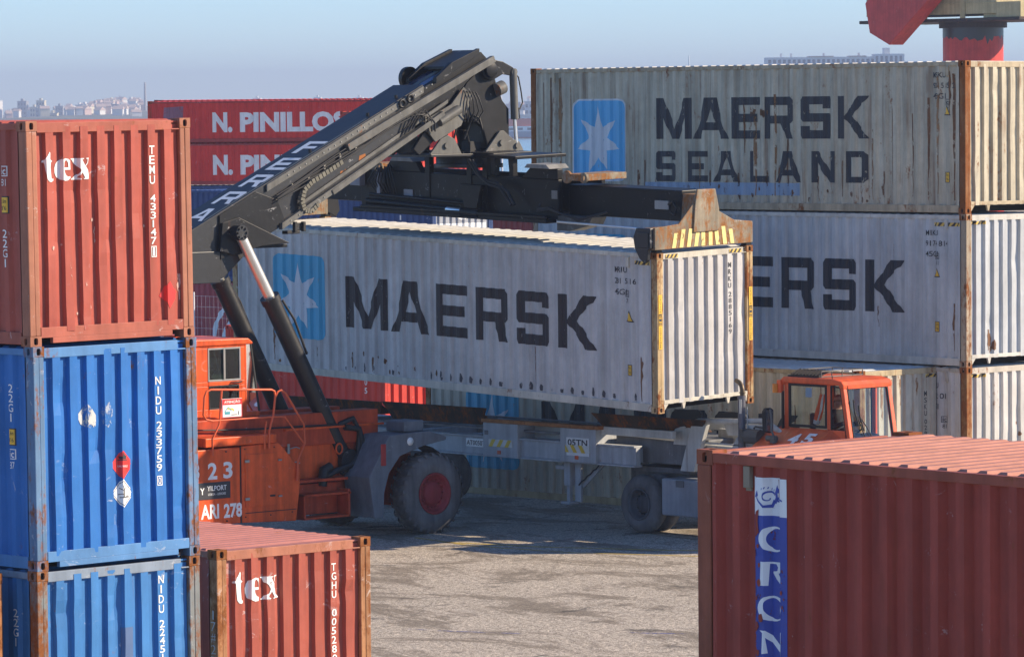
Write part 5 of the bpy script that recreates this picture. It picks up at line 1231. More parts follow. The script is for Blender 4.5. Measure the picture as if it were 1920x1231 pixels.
k = Q(); k.box(-69.4, -66.9, 56.55, 56.68, 1.77, 1.835); k.build('rusted_rail', rustrail, TRL, .006)
k = Q(); k.box(-68.9, -66.9, 56.60, 56.64, 1.61, 1.7699); k.build('side_board', tlight, TRL, .004)
k = Q(); k.box(-63.38, -60.12, 56.44, 56.62, 1.872, 1.945); k.build('rusted_rail', rustrail, TRL, .008)
hz1 = decal_mat('hazard_plate_white', (.62, .62, .58), .3, .5, 3); hz2 = decal_mat('hazard_plate_yellow', (.72, .48, .03), .3, .5, 4)
refl = plain('red_reflector', (.60, .10, .03), .3)
def on_near(nm, fl, mt, y, par, off=.004): return flat_obj(nm, fl, lambda s, t: (s-TORG[0], y-off-TORG[1], t), mt, par)
for n_, (x0, x1, z0) in enumerate(((-63.35, -62.36, 1.22), (-61.17, -60.19, 1.235))):
    k = Q(); k.box(x0, x1, 56.46, 57.0, z0, 1.87); bx = k.build('bracket_box', tgrey, TRL, .012)
    a, b = (x0+.18, x1-.15) if n_ == 0 else (x0+.16, x1-.16)
    k = Q(); k.box(a, b, 56.445, 56.4595, 1.42, 1.56); hp = k.build('hazard_plate', plain('plate_white', (.62, .62, .58), .5), bx, .002)
    w_ = (b-a)/5; lean = .10 if n_ == 0 else -.10
    on_near('hazard_stripes', join(*[polyf([(max(a, min(b, a+i*w_*1.7+o+d)), z) for o, d, z in ((0, 0, 1.42), (w_*.8, 0, 1.42), (w_*.8, lean, 1.56), (0, lean, 1.56))]) for i in range(3)]), hz2, 56.445, hp)
    k = Q(); c = (x0+x1)/2-.03; k.box(c-.05, c+.05, 56.448, 56.4595, z0+.06, z0+.13); k.build('reflector', refl, bx, .004)
    if n_ == 1:
        k = Q(); k.box(a+.02, b-.02, 56.4545, 56.4595, 1.36, 1.70); pt_ = k.build('label_plate', plain('plate_white2', (.72, .72, .70), .5), bx)
        on_near('lettering', text_box('05TN', a+.06, b-.06, 1.55, 1.67, .02), small_black, 56.4545, pt_)
k = Q(); k.box(-63.92, -63.36, 56.535, 56.5495, 1.38, 1.535); np_ = k.build('number_plate', plain('plate_white2', (.72, .72, .70), .5), TRL, .003)
on_near('lettering', text_box('AT0050T', -63.90, -63.37, 1.41, 1.505, .01), decal_mat('plate_black', (.02, .02, .03), 0, .5), 56.535, np_)
k = Q(); k.box(-62.36, -61.17, 56.9, 56.98, 1.60, 1.87); k.box(-62.3, -61.2, 56.95, 57.0, 1.22, 1.36); k.build_each('cross_beam', tlight, TRL, .008)
k = Q(); k.box(-60.19, -58.28, 56.60, 56.70, 1.78, 1.93); k.box(-60.19, -58.5, 58.75, 58.85, 1.78, 1.93); k.build_each('neck_sill', tlight, TRL, .008)
k = Q(); k.prism([(-60.1, 1.28), (-58.0, 1.28), (-57.9, 1.70), (-60.1, 1.76)], 1, 56.9, 57.25); k.prism([(-60.1, 1.28), (-58.0, 1.28), (-57.9, 1.70), (-60.1, 1.76)], 1, 58.25, 58.6)
k.box(-60.1, -58.0, 57.2501, 58.2499, 1.5, 1.74); k.build('neck', tgreyd, TRL, .02)
for y in (56.75, 58.5):
    k = Q(); k.box(-61.38, -61.22, y, y+.14, .75, 1.23); k.box(-61.34, -61.26, y+.03, y+.11, .45, .75); k.box(-61.42, -61.18, y-.05, y+.2, .40, .45)
    k.box(-61.08, -60.92, y, y+.05, .46, 1.23); k.beam((-60.92, y+.07, .75), (-60.33, y+.07, 1.23), .05, .07)
    k.box(-61.62, -61.38, y, y+.1, 1.05, 1.12)
    k.build('landing_leg', tgreyd if y > 58 else tgrey, TRL, .006)
k = Q()
pts = [(-60.95+.08*i, 56.73, .78+.055*i+(.02 if i % 2 else 0)) for i in range(9)]
k.tube(pts, .014, 6); k.build('chain', rubber, TRL)
ST = {'obj': TRL, 'org': TORG}
grey_rim = paint('grey_steel_rim', (.11, .115, .125), .6, .15, .3, .2, 46)
for x in (-68.1, -66.9):
    for y, sd in ((56.62, -1), (58.92, 1)): wheel(ST, x, y, .52, .28, .27, 0, side=sd, rm=grey_rim, axis=1, dish=.14)
    k = Q(); k.cyl((x, 56.7, .52), (x, 58.85, .52), .08, seg=12); k.build('axle', tgreyd, TRL)

# ------------------------------------------------------------------ terminal tractor
VORG = (-56.5, 57.75, 0)
TRC = thing('terminal_tractor', 'orange terminal tractor with half cab, roof rack and upright exhaust', 'tractor', loc=VORG)
def V(): return MB(VORG)
SV = {'obj': TRC, 'org': VORG}
corange = paint('cab_orange', (.80, .12, .03), .38, .08, .28, .16, 47, .2, spec=.4, scratch=.25)
for y, sd in ((56.50, -1), (59.0, 1)): wheel(SV, -59.09, y, .545, .31, .285, 0, side=sd, rm=grey_rim, axis=1, dish=.16)
for y, sd in ((56.86, -1), (58.64, 1)): wheel(SV, -59.09, y, .545, .31, .285, 0, side=sd, rm=grey_rim, axis=1, dish=.05)
for y, sd in ((56.60, -1), (58.9, 1)): wheel(SV, -55.4, y, .52, .29, .285, 0, side=sd, rm=grey_rim, axis=1, dish=.05)
k = V(); k.cyl((-59.09, 56.7, .54), (-59.09, 58.8, .54), .12, seg=14); k.cyl((-55.4, 56.8, .5), (-55.4, 58.7, .5), .09, seg=14); k.box(-60.0, -54.0, 57.3, 57.42, .75, 1.1); k.box(-60.0, -54.0, 58.1, 58.22, .75, 1.1)
k.box(-59.8, -58.3, 57.05, 58.45, 1.1001, 1.2); k.build('chassis', tgreyd, TRC, .01)
k = V(); k.box(-58.50, -56.75, 56.52, 57.1, .38, 1.06); tk = k.build('fuel_tank', paint('tank_grey', (.30, .32, .345), .5, .1, .2, .15, 48), TRC, .03)
k = V(); k.box(-58.1, -57.9, 56.50, 56.5199, .92, 1.04); k.build('strap', tgreyd, tk)
k = V()                                                    # rear guard: bent pipe, sloping struts, plates
k.tube([(-58.50, 56.92, 1.90), (-58.06, 56.92, 2.08), (-57.9, 56.92, 2.12), (-56.78, 56.92, 2.16), (-56.30, 56.92, 2.19), (-56.1, 56.92, 2.15), (-55.78, 56.92, 1.98)], .052, 12)
k.build('guard_pipe', tlight, TRC)
k = V()
k.prism([(-58.06, 2.02), (-57.66, 2.06), (-58.0, 1.18), (-58.35, 1.18)], 1, 56.86, 56.96)
k.prism([(-58.50, 1.86), (-58.08, 2.03), (-58.20, 1.66), (-58.55, 1.66)], 1, 56.88, 56.94)
k.prism([(-56.62, 2.10), (-56.20, 2.13), (-56.10, 1.5), (-56.62, 1.5)], 1, 56.88, 56.95)
k.box(-58.4, -57.3, 57.9, 58.0, 1.2, 1.9)
k.build_each('guard_plate', tlight, TRC, .008)
k = V(); k.prism([(-57.7, 2.05), (-56.7, 2.08), (-57.0, 1.86), (-57.6, 1.84)], 1, 57.35, 57.42); k.prism([(-57.0, 1.85), (-56.72, 1.95), (-56.72, 1.45), (-57.25, 1.45)], 1, 56.98, 57.04); k.build_each('inner_plate', tgrey, TRC, .006)
k = V(); k.box(-57.95, -56.9, 56.98, 57.04, 1.70, 1.73); k.box(-57.9, -57.0, 57.1, 57.6, 1.55, 1.66); k.build_each('catwalk', tlight, TRC, .004)
k = V()
k.cyl((-56.68, 56.80, 1.35), (-56.68, 56.80, 2.62), .070, seg=20); k.cyl((-56.68, 56.80, 2.58), (-56.68, 56.80, 2.64), .078, seg=20); k.cyl((-56.68, 56.80, 1.83), (-56.68, 56.80, 1.90), .077, seg=20)
exh = k.build('exhaust_stack', paint('exhaust_grey', (.16, .16, .19), .4, .15, .2, .2, 49, metal=.3), TRC)
k = V(); k.prism([(.9, 0)]*3, 2, 0, 0) if False else None
k.tube([(-56.66, 56.80, 2.64), (-56.66, 56.80, 2.74), (-56.68, 56.80, 2.82), (-56.74, 56.80, 2.88), (-56.82, 56.80, 2.91)], [.045, .045, .044, .043, .043], 14); k.lathe((-56.66, 56.80, 2.70), (0, 0, 1), [(-.012, .045), (-.01, .068), (.004, .062), (.006, .045)], 18)
k.build('tailpipe', paint('burnt_pipe', (.15, .11, .07), .45, .3, .2, .2, 50, metal=.4), exh)
k = V(); k.box(-56.66, -56.60, 56.715, 56.72, 2.32, 2.58); k.tube([(-56.58, 56.84, 2.45), (-56.575, 56.84, 1.85)], .012, 6); k.build_each('heat_shield', tlight, exh)
k = V(); k.cyl((-56.50, 56.72, 1.92), (-56.12, 56.72, 1.92), .135, seg=8, smooth=False); k.box(-56.55, -56.47, 56.60, 56.84, 1.80, 2.05); k.tube([(-56.3, 56.72, 2.06), (-56.28, 56.75, 2.10), (-56.15, 56.8, 2.08), (-56.0, 56.9, 2.05)], .02, 6); k.tube([(-56.55, 56.72, 1.85), (-56.56, 56.72, 1.72), (-56.48, 56.75, 1.68)], .02, 6)
k.build('air_filter', paint('filter_grey', (.11, .11, .105), .5, .12, .2, .2, 51), TRC, .01)
# hood beside and under the cab, number on its slope
k = V()
k.prism([(56.45, 1.72), (56.99, 2.09), (56.99, 1.1), (56.45, 1.1)], 0, -56.15, -54.62)
k.add([(-54.62, 56.45, 1.72), (-54.62, 56.99, 2.09), (-54.15, 56.99, 1.80), (-54.15, 56.55, 1.55), (-54.62, 56.45, 1.1), (-54.15, 56.55, 1.1), (-54.15, 56.99, 1.1), (-54.62, 56.99, 1.1)], [(0, 1, 2, 3), (0, 3, 5, 4), (3, 2, 6, 5), (4, 5, 6, 7)])
hood = k.build('hood', corange, TRC, .015)
hn = Vector((0, -.37, .54)).normalized()
def on_hood(s, t): p = Vector((s, 56.45, 1.72))+Vector((0, .54, .37)).normalized()*t+hn*.012; return tuple(p-Vector(VORG))
flat_obj('lettering', join(text_box('4', -55.42, -55.18, .20, .50, .04), text_box('5', -55.08, -54.83, .22, .53, .04)), on_hood, WHITE('cab', .15), hood)
# cab
k = V(); CY0, CY1 = 57.0, 58.22
fx = lambda z: -54.36+.17*(2.95-z)                         # windscreen leans back towards the top
k.box(-55.80, -54.3, CY0, CY1, 1.15, 1.30)
k.box(-55.80, -55.70, CY0, CY0+.05, 1.3001, 2.93); k.box(-55.80, -55.70, CY1-.05, CY1, 1.3001, 2.93)
k.box(-55.6999, -54.30, CY0+.0, CY0+.04, 1.3001, 2.10); k.box(-55.6999, -54.3, CY1-.04, CY1, 1.3001, 1.75)
k.box(-54.74, -54.655, CY0, CY0+.05, 2.1001, 2.93); k.box(-54.74, -54.655, CY1-.05, CY1, 1.7501, 2.93)
k.box(-55.80, -55.76, CY0+.0501, CY1-.0501, 1.3001, 1.8)
for y0, y1 in ((CY0-.01, CY0+.085), (CY1-.085, CY1+.01)):
    k.add([(fx(1.6)-.06, y0, 1.6), (fx(1.6)+.02, y0, 1.6), (fx(1.6)+.02, y1, 1.6), (fx(1.6)-.06, y1, 1.6), (fx(2.93)-.06, y0, 2.93), (fx(2.93)+.02, y0, 2.93), (fx(2.93)+.02, y1, 2.93), (fx(2.93)-.06, y1, 2.93)],
          [(0, 1, 2, 3), (4, 5, 6, 7), (0, 1, 5, 4), (1, 2, 6, 5), (2, 3, 7, 6), (3, 0, 4, 7)])
k.box(-54.30, fx(1.6)+.02, CY0+.0851, CY1-.0851, 1.2, 1.85)
k.build('cab', corange, TRC, .012)
k = V(); k.prism([(-55.86, 2.86), (-55.86, 2.97), (-55.80, 3.01), (-54.55, 3.01), (-54.36, 2.97), (-54.31, 2.91), (-54.31, 2.84), (-54.40, 2.84), (-54.42, 2.90), (-55.76, 2.90), (-55.78, 2.86)], 1, CY0-.03, CY1+.03)
roof_ = k.build('cab_roof', corange, TRC, .025)
glass_c = glass('clear_glass', (.80, .86, .85), 1.45)
pane(VORG, TRC, 1, CY0+.004, -55.70, -54.75, 2.12, 2.90, glass_c, .045, .036)
pane(VORG, TRC, 1, CY1-.04, -55.70, -54.75, 1.78, 2.90, glass_c, .04, .036)
k = V()
dw = [(-54.65, 2.11), (-54.62, 2.10), (-54.36, 1.84), (-54.28, 1.80), (-54.27, 2.0), (-54.42, 2.86), (-54.65, 2.88)]
k.add([(x, CY0+.02, z) for x, z in dw], [tuple(range(len(dw)))]); k.build('side_pane', glass_c, TRC, fix=False)
k = V()
for a, b in zip(dw, dw[1:]+dw[:1]): k.beam((a[0], CY0+.02, a[1]), (b[0], CY0+.02, b[1]), .022, .03, up=(0, 1, 0))
k.build('side_pane_seal', darkseal, TRC)
k = V(); z0, z1, y0, y1 = 1.92, 2.84, CY0+.10, CY1-.10
w_ = [(y, z) for y, z in rrect(y0, y1, z0, z1, .06, 4)]
k.add([(fx(z)+.008, y, z) for y, z in w_], [tuple(range(len(w_)))]); wsf = k.build('windscreen', glass_c, TRC, fix=False)
k = V(); k.tube([(fx(z)+.015, y, z) for y, z in w_+w_[:1]], .014, 6); k.build('windscreen_seal', darkseal, wsf)
k = V(); k.box(-54.36, -54.30, CY0+.09, CY1-.09, 2.84, 2.90); k.build('header', corange, TRC)
k = V()
pane(VORG, TRC, 0, -55.795, CY0+.06, CY1-.06, 1.82, 2.88, glass_c, .04, .035)
for y0_, dy_ in ((57.20, .03), (57.38, .14)):
    a = Vector((fx(1.95)+.03, y0_+.18, 1.95)); b = Vector((fx(2.45)+.035, y0_-.02, 2.45)) if dy_ < .1 else Vector((fx(2.35)+.035, y0_-.08, 2.35))
    k.tube([a, (a+b)/2+Vector((.02, 0, 0)), b], .010, 6)
    m_ = b+Vector((.01, -.005, .0)); k.tube([m_+Vector((.0, -.03, .20)), m_, m_+Vector((.045, .06, -.26))], .013, 6)
k.build_each('wiper', darkseal, wsf)
k = V()                                                    # rear-left beacon on its bracket
k.box(-55.92, -55.82, 56.93, 57.02, 2.72, 2.95); bk = k.build('beacon_bracket', corange, TRC, .01)
k = V(); k.cyl((-55.94, 56.92, 2.72), (-55.94, 56.92, 2.88), .055, seg=16); k.build('beacon', plain('amber_lens', (.62, .20, .02), .25), bk, .01)
k = V(); k.box(-55.84, -55.80, 56.97, 57.0, 1.9, 2.75); k.build_each('pillar_seal', darkseal, TRC)
k = V()                                                    # roof rack: black slatted box, grey frame
k.box(-55.75, -54.98, 57.04, 57.10, 3.015, 3.04)
for i in range(9): k.beam((-55.70+i*.085, 57.08, 3.04), (-55.66+i*.085, 57.30, 3.13), .02, .05)
k.box(-55.62, -54.95, 57.30, 57.34, 3.11, 3.14)
rk = k.build('roof_rack', darkseal, TRC, .004)
k = V()
for z in (3.03, 3.125): k.tube([(-54.95, 57.08, z), (-54.95, 58.15, z), (-55.7, 58.15, z), (-55.7, 57.35, z)], .012, 6)
for y in (57.08, 57.35, 57.62, 57.89, 58.15): k.tube([(-54.95, y, 3.0), (-54.95, y, 3.125)], .010, 6)
for x in (-55.2, -55.45, -55.7): k.tube([(x, 58.15, 3.0), (x, 58.15, 3.125)], .010, 6)
k.build('rack_rail', steelgr, rk)
k = V(); k.tube([(-54.62, 57.02, 3.0), (-54.62, 57.02, 3.07)], .008, 6); k.build('aerial', rubber, roof_)
k = V()                                                    # mirror on its post
k.prism([(56.56, 2.03), (56.76, 2.00), (56.78, 2.42), (56.72, 2.46), (56.60, 2.46), (56.55, 2.40)], 0, -55.93, -55.84)
mr = k.build('mirror', darkseal, TRC, .02)
k = V(); k.prism([(56.57, 2.05), (56.75, 2.02), (56.76, 2.42), (56.58, 2.43)], 0, -55.839, -55.836); k.build('mirror_glass', plain('mirror_back', (.35, .35, .38), .15, .8), mr)
k = V(); k.tube([(-55.80, 56.64, 2.44), (-55.77, 56.64, 2.25), (-55.77, 56.64, 2.05), (-55.70, 56.62, 1.97), (-55.70, 56.62, 1.55)], .020, 8); k.cyl((-55.86, 56.62, 1.92), (-55.64, 56.62, 1.92), .055, seg=10); k.cyl((-55.70, 56.62, 1.84), (-55.70, 56.62, 1.97), .065, seg=14); k.build('mirror_post', steelgr, mr)
# small fittings: door handle, side marker, air lines, steps
k = V(); k.tube([(-54.72, 56.995, 2.06), (-54.72, 56.96, 2.05), (-54.86, 56.96, 2.05), (-54.86, 56.995, 2.06)], .010, 6); k.build('door_handle', rubber, TRC)
k = V()
for i in range(3): k.tube([(-56.0-.05*i, 57.2+.1*i, 1.6), (-56.3, 57.25+.1*i, 1.95+.06*i), (-56.9, 57.3+.1*i, 1.8), (-57.5, 57.35+.1*i, 1.55)], .016, 6)
k.build('air_line', plain('air_line_red', (.30, .03, .03), .5), TRC)
k = V(); k.box(-55.98, -55.82, 56.44, 56.449, 1.50, 1.58); k.build('side_marker', plain('amber_lens', (.62, .20, .02), .25), hood)
k = V()
for x in (-54.34, -54.33): k.box(x, x+.02, 57.3, 57.9, 2.855, 2.88)
k.build('sun_visor', darkseal, TRC)
# cab interior
k = V(); k.box(-55.5, -54.95, 57.38, 57.85, 1.55, 1.68); k.box(-55.55, -55.42, 57.38, 57.85, 1.66, 2.35); k.build('seat', plain('seat_grey', (.05, .05, .055), .8), TRC, .04)
k = V(); k.box(-54.62, -54.30, CY0+.12, CY1-.12, 1.5, 1.93); k.prism([(-54.62, 1.93), (-54.30, 1.93), (-54.32, 1.99), (-54.5, 2.02)], 1, CY0+.3, CY1-.3); k.build('dashboard', plain('dash_grey', (.20, .21, .21), .6), TRC, .02)
k = V(); k.tube([(-54.55, 57.6, 1.85), (-54.66, 57.6, 2.02)], .02, 8); k.lathe((-54.68, 57.6, 2.05), (-.55, 0, .8), [(-.014, .20), (0, .215), (.014, .20), (0, .186), (-.014, .20)], 24); k.beam((-54.68, 57.42, 2.05), (-54.68, 57.78, 2.05), .03, .02); k.build('steering_wheel', darkseal, TRC)
k = V(); k.box(-55.30, -55.14, 57.035, 57.038, 2.66, 2.83); k.build('paper_note', plain('note_blue', (.45, .55, .68), .7), TRC)

# ------------------------------------------------------------------ driver at the wheel, jacket on a hook
def skin_body(name, label, loc, joints, edges, mats, pick):
    me = bpy.data.meshes.new(name); me.from_pydata([j[0] for j in joints], edges, [])
    o = bpy.data.objects.new(name, me); COL.objects.link(o); o.location = loc
    md = o.modifiers.new('skin', 'SKIN'); md.use_smooth_shade = True; o.modifiers.new('sub', 'SUBSURF').levels = 2; o.modifiers['sub'].render_levels = 2
    sv = me.skin_vertices[0].data
    for v, j in zip(sv, joints): v.radius = j[1] if isinstance(j[1], tuple) else (j[1], j[1])
    sv[0].use_root = True
    dg = bpy.context.evaluated_depsgraph_get(); ev = o.evaluated_get(dg); nm = bpy.data.meshes.new_from_object(ev)
    bpy.data.objects.remove(o)
    nm.materials.clear()
    for m_ in mats: nm.materials.append(m_)
    for p in nm.polygons: p.material_index = pick(p.center); p.use_smooth = True
    b = bpy.data.objects.new(name, nm); COL.objects.link(b); b.location = loc
    tag(b, label, 'person'); return b
skin_m = plain('skin', (.40, .20, .13), .5, var=.08); swt = plain('dark_sweater', (.018, .019, .024), .85); trs = plain('dark_trousers', (.03, .035, .05), .85); hair = plain('cropped_hair', (.09, .045, .03), .9)
J = [((0, 0, .02), (.15, .13)), ((-.03, 0, .22), (.14, .12)), ((-.04, 0, .42), (.17, .125)), ((-.02, 0, .54), (.13, .10)), ((0, 0, .62), (.062, .062)), ((.015, 0, .70), (.075, .085)), ((.02, 0, .79), (.078, .098)), ((.01, 0, .87), (.06, .075)),
     ((-.02, -.20, .50), .065), ((.10, -.26, .28), .052), ((.30, -.17, .36), .040), ((.36, -.15, .38), .034),
     ((-.02, .20, .50), .065), ((.10, .26, .28), .052), ((.30, .17, .36), .040), ((.36, .15, .38), .034),
     ((.12, -.10, .0), .09), ((.42, -.14, .02), .07), ((.46, -.14, -.30), .05), ((.54, -.14, -.34), .04),
     ((.12, .10, .0), .09), ((.42, .14, .02), .07), ((.46, .14, -.30), .05), ((.54, .14, -.34), .04), ((.108, 0, .745), .020), ((.085, 0, .66), .035),
     ((.0, -.088, .745), .020), ((.0, .088, .745), .020)]
E_ = [(0, 1), (1, 2), (2, 3), (3, 4), (4, 5), (5, 6), (6, 7), (3, 8), (8, 9), (9, 10), (10, 11), (3, 12), (12, 13), (13, 14), (14, 15), (0, 16), (16, 17), (17, 18), (18, 19), (0, 20), (20, 21), (21, 22), (22, 23), (6, 24), (5, 25), (6, 26), (6, 27)]
for sgn, root in ((-1, 11), (1, 15)):                      # four fingers closed over the rim and a thumb on its side
    bx_, by_, bz_ = J[root][0]
    for q in range(4):
        n0 = len(J); oy = by_+sgn*(-.03+.02*q)
        J += [((bx_+.035, oy, bz_+.02), .010), ((bx_+.060+.004*(q in (1, 2)), oy, bz_+.005), .009), ((bx_+.055, oy, bz_-.022), .008)]
        E_ += [(root, n0), (n0, n0+1), (n0+1, n0+2)]
    n0 = len(J); J += [((bx_+.01, by_-sgn*.04, bz_+.0), .011), ((bx_+.04, by_-sgn*.05, bz_-.01), .009)]; E_ += [(root, n0), (n0, n0+1)]
def pick(c):
    if c.z > .60: return 3 if (c.z > .82 or (c.x < -.02 and c.z > .70)) else 0
    if c.x > .315 and c.z > .30: return 0
    return 2 if c.z < .03 and c.x > -.3 or (c.x > .1 and c.z < .12) else 1
skin_body('person', 'driver in a dark sweater seated at the wheel of the orange tractor', (-55.04, 57.6, 1.83), J, E_, [skin_m, swt, trs, hair], pick)
jk = MB((-55.05, 57.16, 2.2)); rnd = random.Random(2)
hiv = plain('hi_vis_orange', (.80, .12, .03), .8); silv = plain('reflective_band', (.55, .56, .58), .35, .3)
rows = []
for i in range(9):
    t = i/8; z = 2.72-.54*t; cx = -54.98-.17*t
    hw = .055+.05*min(1, t*2)-.035*t; row = []
    for j in range(11):
        a = 2*PI*j/11; row.append((cx+hw*math.cos(a)+.008*math.sin(3*a+i), 57.16+.05*math.sin(a), z+.012*math.sin(2*a)))
    rows.append(row)
for i in range(8):
    for j in range(11):
        q = (j+1) % 11; mi = 1 if (j in (4, 5, 9) and i < 7) or i == 7 else 0
        jk.add([rows[i][j], rows[i][q], rows[i+1][q], rows[i+1][j]], [(0, 1, 2, 3)], mi, True)
tag(jk.build('safety_jacket', [hiv, silv]), 'orange safety jacket with silver bands hanging inside the tractor side window', 'jacket')
# ------------------------------------------------------------------ harbour crane behind the right stack
CORG = (-173.86, 193.5, 0)
CRN = thing('harbour_crane', 'harbour crane with round red column, cream machinery house and red counterweight plate', 'crane', loc=CORG)
def Cq(): return MB(CORG)
cred = paint('crane_red', (.60, .060, .050), .5, .06, .2, .2, 61, .1, scratch=.15)
ccream = paint('crane_cream', (.52, .44, .24), .6, .12, .25, .16, 62, .35)
cdark = paint('crane_dark_steel', (.05, .035, .03), .6, .3, .3, .2, 63)
def grease_mat():
    g = NG('grease_runs'); g.b.inputs['Base Color'].default_value = (.025, .025, .028, 1); g.b.inputs['Roughness'].default_value = .35
    return g.m
k = Cq(); k.cyl((CORG[0], CORG[1], 0), (CORG[0], CORG[1], 12.35), 1.76, seg=48); k.box(-176.5, -171.2, 190.9, 196.1, 0, .8); col_ = k.build('column', cred, CRN)
rnd = random.Random(4); k = Cq()
n = 72
lens = [.35+.9*abs(noise.noise(Vector((i*.55, 3.3, 0))))+.35*rnd.random() for i in range(n)]
for i in range(n):
    t0, t1 = 2*PI*i/n, 2*PI*(i+1)/n; r = 1.768; p = lambda t, z: (CORG[0]+r*math.cos(t), CORG[1]+r*math.sin(t), z)
    k.add([p(t0, 12.34), p(t1, 12.34), p(t1, 12.1-lens[(i+1) % n]*.75), p(t0, 12.1-lens[i]*.75)], [(0, 1, 2, 3)])
k.build('grease_runs', grease_mat(), col_, fix=False)
k = Cq(); k.cyl((CORG[0], CORG[1], 12.2), (CORG[0], CORG[1], 12.52), 1.98, seg=40); k.build('slewing_flange', cdark, CRN, .03)
k = Cq(); k.box(-180.5, -168.0, 190.9, 196.6, 12.53, 12.72); k.build('platform', cdark, CRN, .03)
k = Cq(); k.box(-180.0, -169.83, 191.0, 196.5, 12.95, 18.0); k.box(-169.8299, -168.0, 191.0, 196.5, 12.72, 13.6); k.box(-171.0, -169.9, 191.2, 196.2, 12.72, 12.9499)
hs = k.build('machinery_house', ccream, CRN, .02)
k = Cq()
for x in (-172.55, -175.5): k.box(x, x+.36, 190.92, 190.999, 12.72, 18.0)
k.box(-180.0, -169.83, 190.96, 190.999, 13.55, 13.60); k.box(-169.829, -169.80, 191.0, 196.5, 13.55, 13.62)
k.build('panel_strip', ccream, hs, .008)
k = Cq(); k.prism([(-178.6, 13.7), (-178.25, 11.98), (-176.70, 11.25), (-172.4, 14.75), (-171.4, 17.0), (-173.5, 18.5), (-176.0, 16.2)], 1, 189.4, 190.6); k.build('counterweight_arm', cred, CRN, .04)
k = Cq(); k.beam((-172, 192, 18.0), (-160, 215, 34), .9, .9); k.beam((-172, 195.5, 18.0), (-160, 218, 34), .9, .9); k.build('jib', cred, CRN)

# ------------------------------------------------------------------ wire fence and lamp masts on the quay
fo = Vector((-99.5, 82.0, 0))
FNC = thing('wire_fence', 'pale wire mesh fence in front of the maroon container', 'fence', loc=fo)
wire = plain('galvanised_wire', (.55, .56, .60), .5, 0)
k = MB(fo)
for i in range(61): k.cyl((-108+.2*i, 82, .05), (-108+.2*i, 82, 2.35), .0025, seg=4, caps=False)
for i in range(8): k.cyl((-108, 82, .1+.32*i), (-96, 82, .1+.32*i), .004, seg=4, caps=False)
k.build('wire_mesh', wire, FNC)
for i in range(5):
    k = MB(fo); k.cyl((-108+3*i, 82.02, 0), (-108+3*i, 82.02, 2.45), .035, seg=8); k.build('fence_post', wire, FNC)
def mast(label, r, d, h, arm):
    p = P(r, d); T = thing('light_mast', label, 'light mast', loc=p); q = MB(p)
    q.cyl(p, p+Vector((0, 0, h)), .13, .07, seg=8); q.build('pole', wire, T)
    u = _yard(1, 0, 0); q = MB(p)
    if arm:
        q.beam(p+Vector((0, 0, h))-u*arm, p+Vector((0, 0, h))+u*arm, .1, .12)
        for s_ in (-1, 1): q.box(*(lambda c: (c.x-.22, c.x+.22, c.y-.22, c.y+.22, c.z-.1, c.z+.12))(p+Vector((0, 0, h))+u*(s_*arm)))
        q.build('lamp_arm', wire, T)
    return T
mast('distant lamp mast with a short crossbar beside the damper cylinder', -.95, 500, 10.1, .30)
mast('thin bare mast rising behind the beige container roof', 28.3, 700, 15.6, 0)

# ------------------------------------------------------------------ far shore with its town
def lerp(a, b, t): return a+(b-a)*max(0, min(1, t))
def shore_h(r, d):
    b = r/d                                                 # bearing
    left = 3.5+2.5*noise.noise(Vector((b*40, 1.7, d*.0006)))
    hill = 9*math.exp(-((b+.086)/.011)**2)*math.exp(-((d-3400)/600.0)**2)
    right = 24+8*noise.noise(Vector((b*55, 4.0, d*.0008)))
    h = lerp(left+hill, right, (b-.02)/.05)
    return -3+(h+3)*min(1, (d-1620)/500.0)*(1+.15*noise.noise(Vector((r*.01, d*.01, 0))))
tm = NG('far_shore_scrub'); tm.l(tm.mix(tm.ramp(tm.noise(.02, 6, .7), [(.42, 0.0), (.6, 1.0)]), (.055, .075, .045), (.17, .16, .13)), tm.b.inputs['Base Color']); tm.b.inputs['Roughness'].default_value = .95
vs, fs = [], []; NB, ND = 110, 14
ds = [1615+(i/ND)**1.6*4200 for i in range(ND+1)]
for d in ds:
    for i in range(NB+1):
        r = (-.16+.32*i/NB)*d; vs.append(P(r, d, shore_h(r, d)))
for j in range(ND):
    for i in range(NB): a = j*(NB+1)+i; fs.append((a, a+1, a+NB+2, a+NB+1))
tag(MB().add(vs, fs, 0, True).build('hills', tm.m, fix=False), kind='structure')
wallc = {c: paint('far_wall_'+c, v, .7, 0, .1, .1, 70+i) for i, (c, v) in enumerate((('white', (.74, .73, .70)), ('cream', (.66, .60, .44)), ('grey', (.34, .35, .37)), ('pink', (.58, .42, .38))))}
winm = plain('far_window', (.07, .08, .10), .3); tile = plain('clay_tile', (.50, .38, .32), .8)
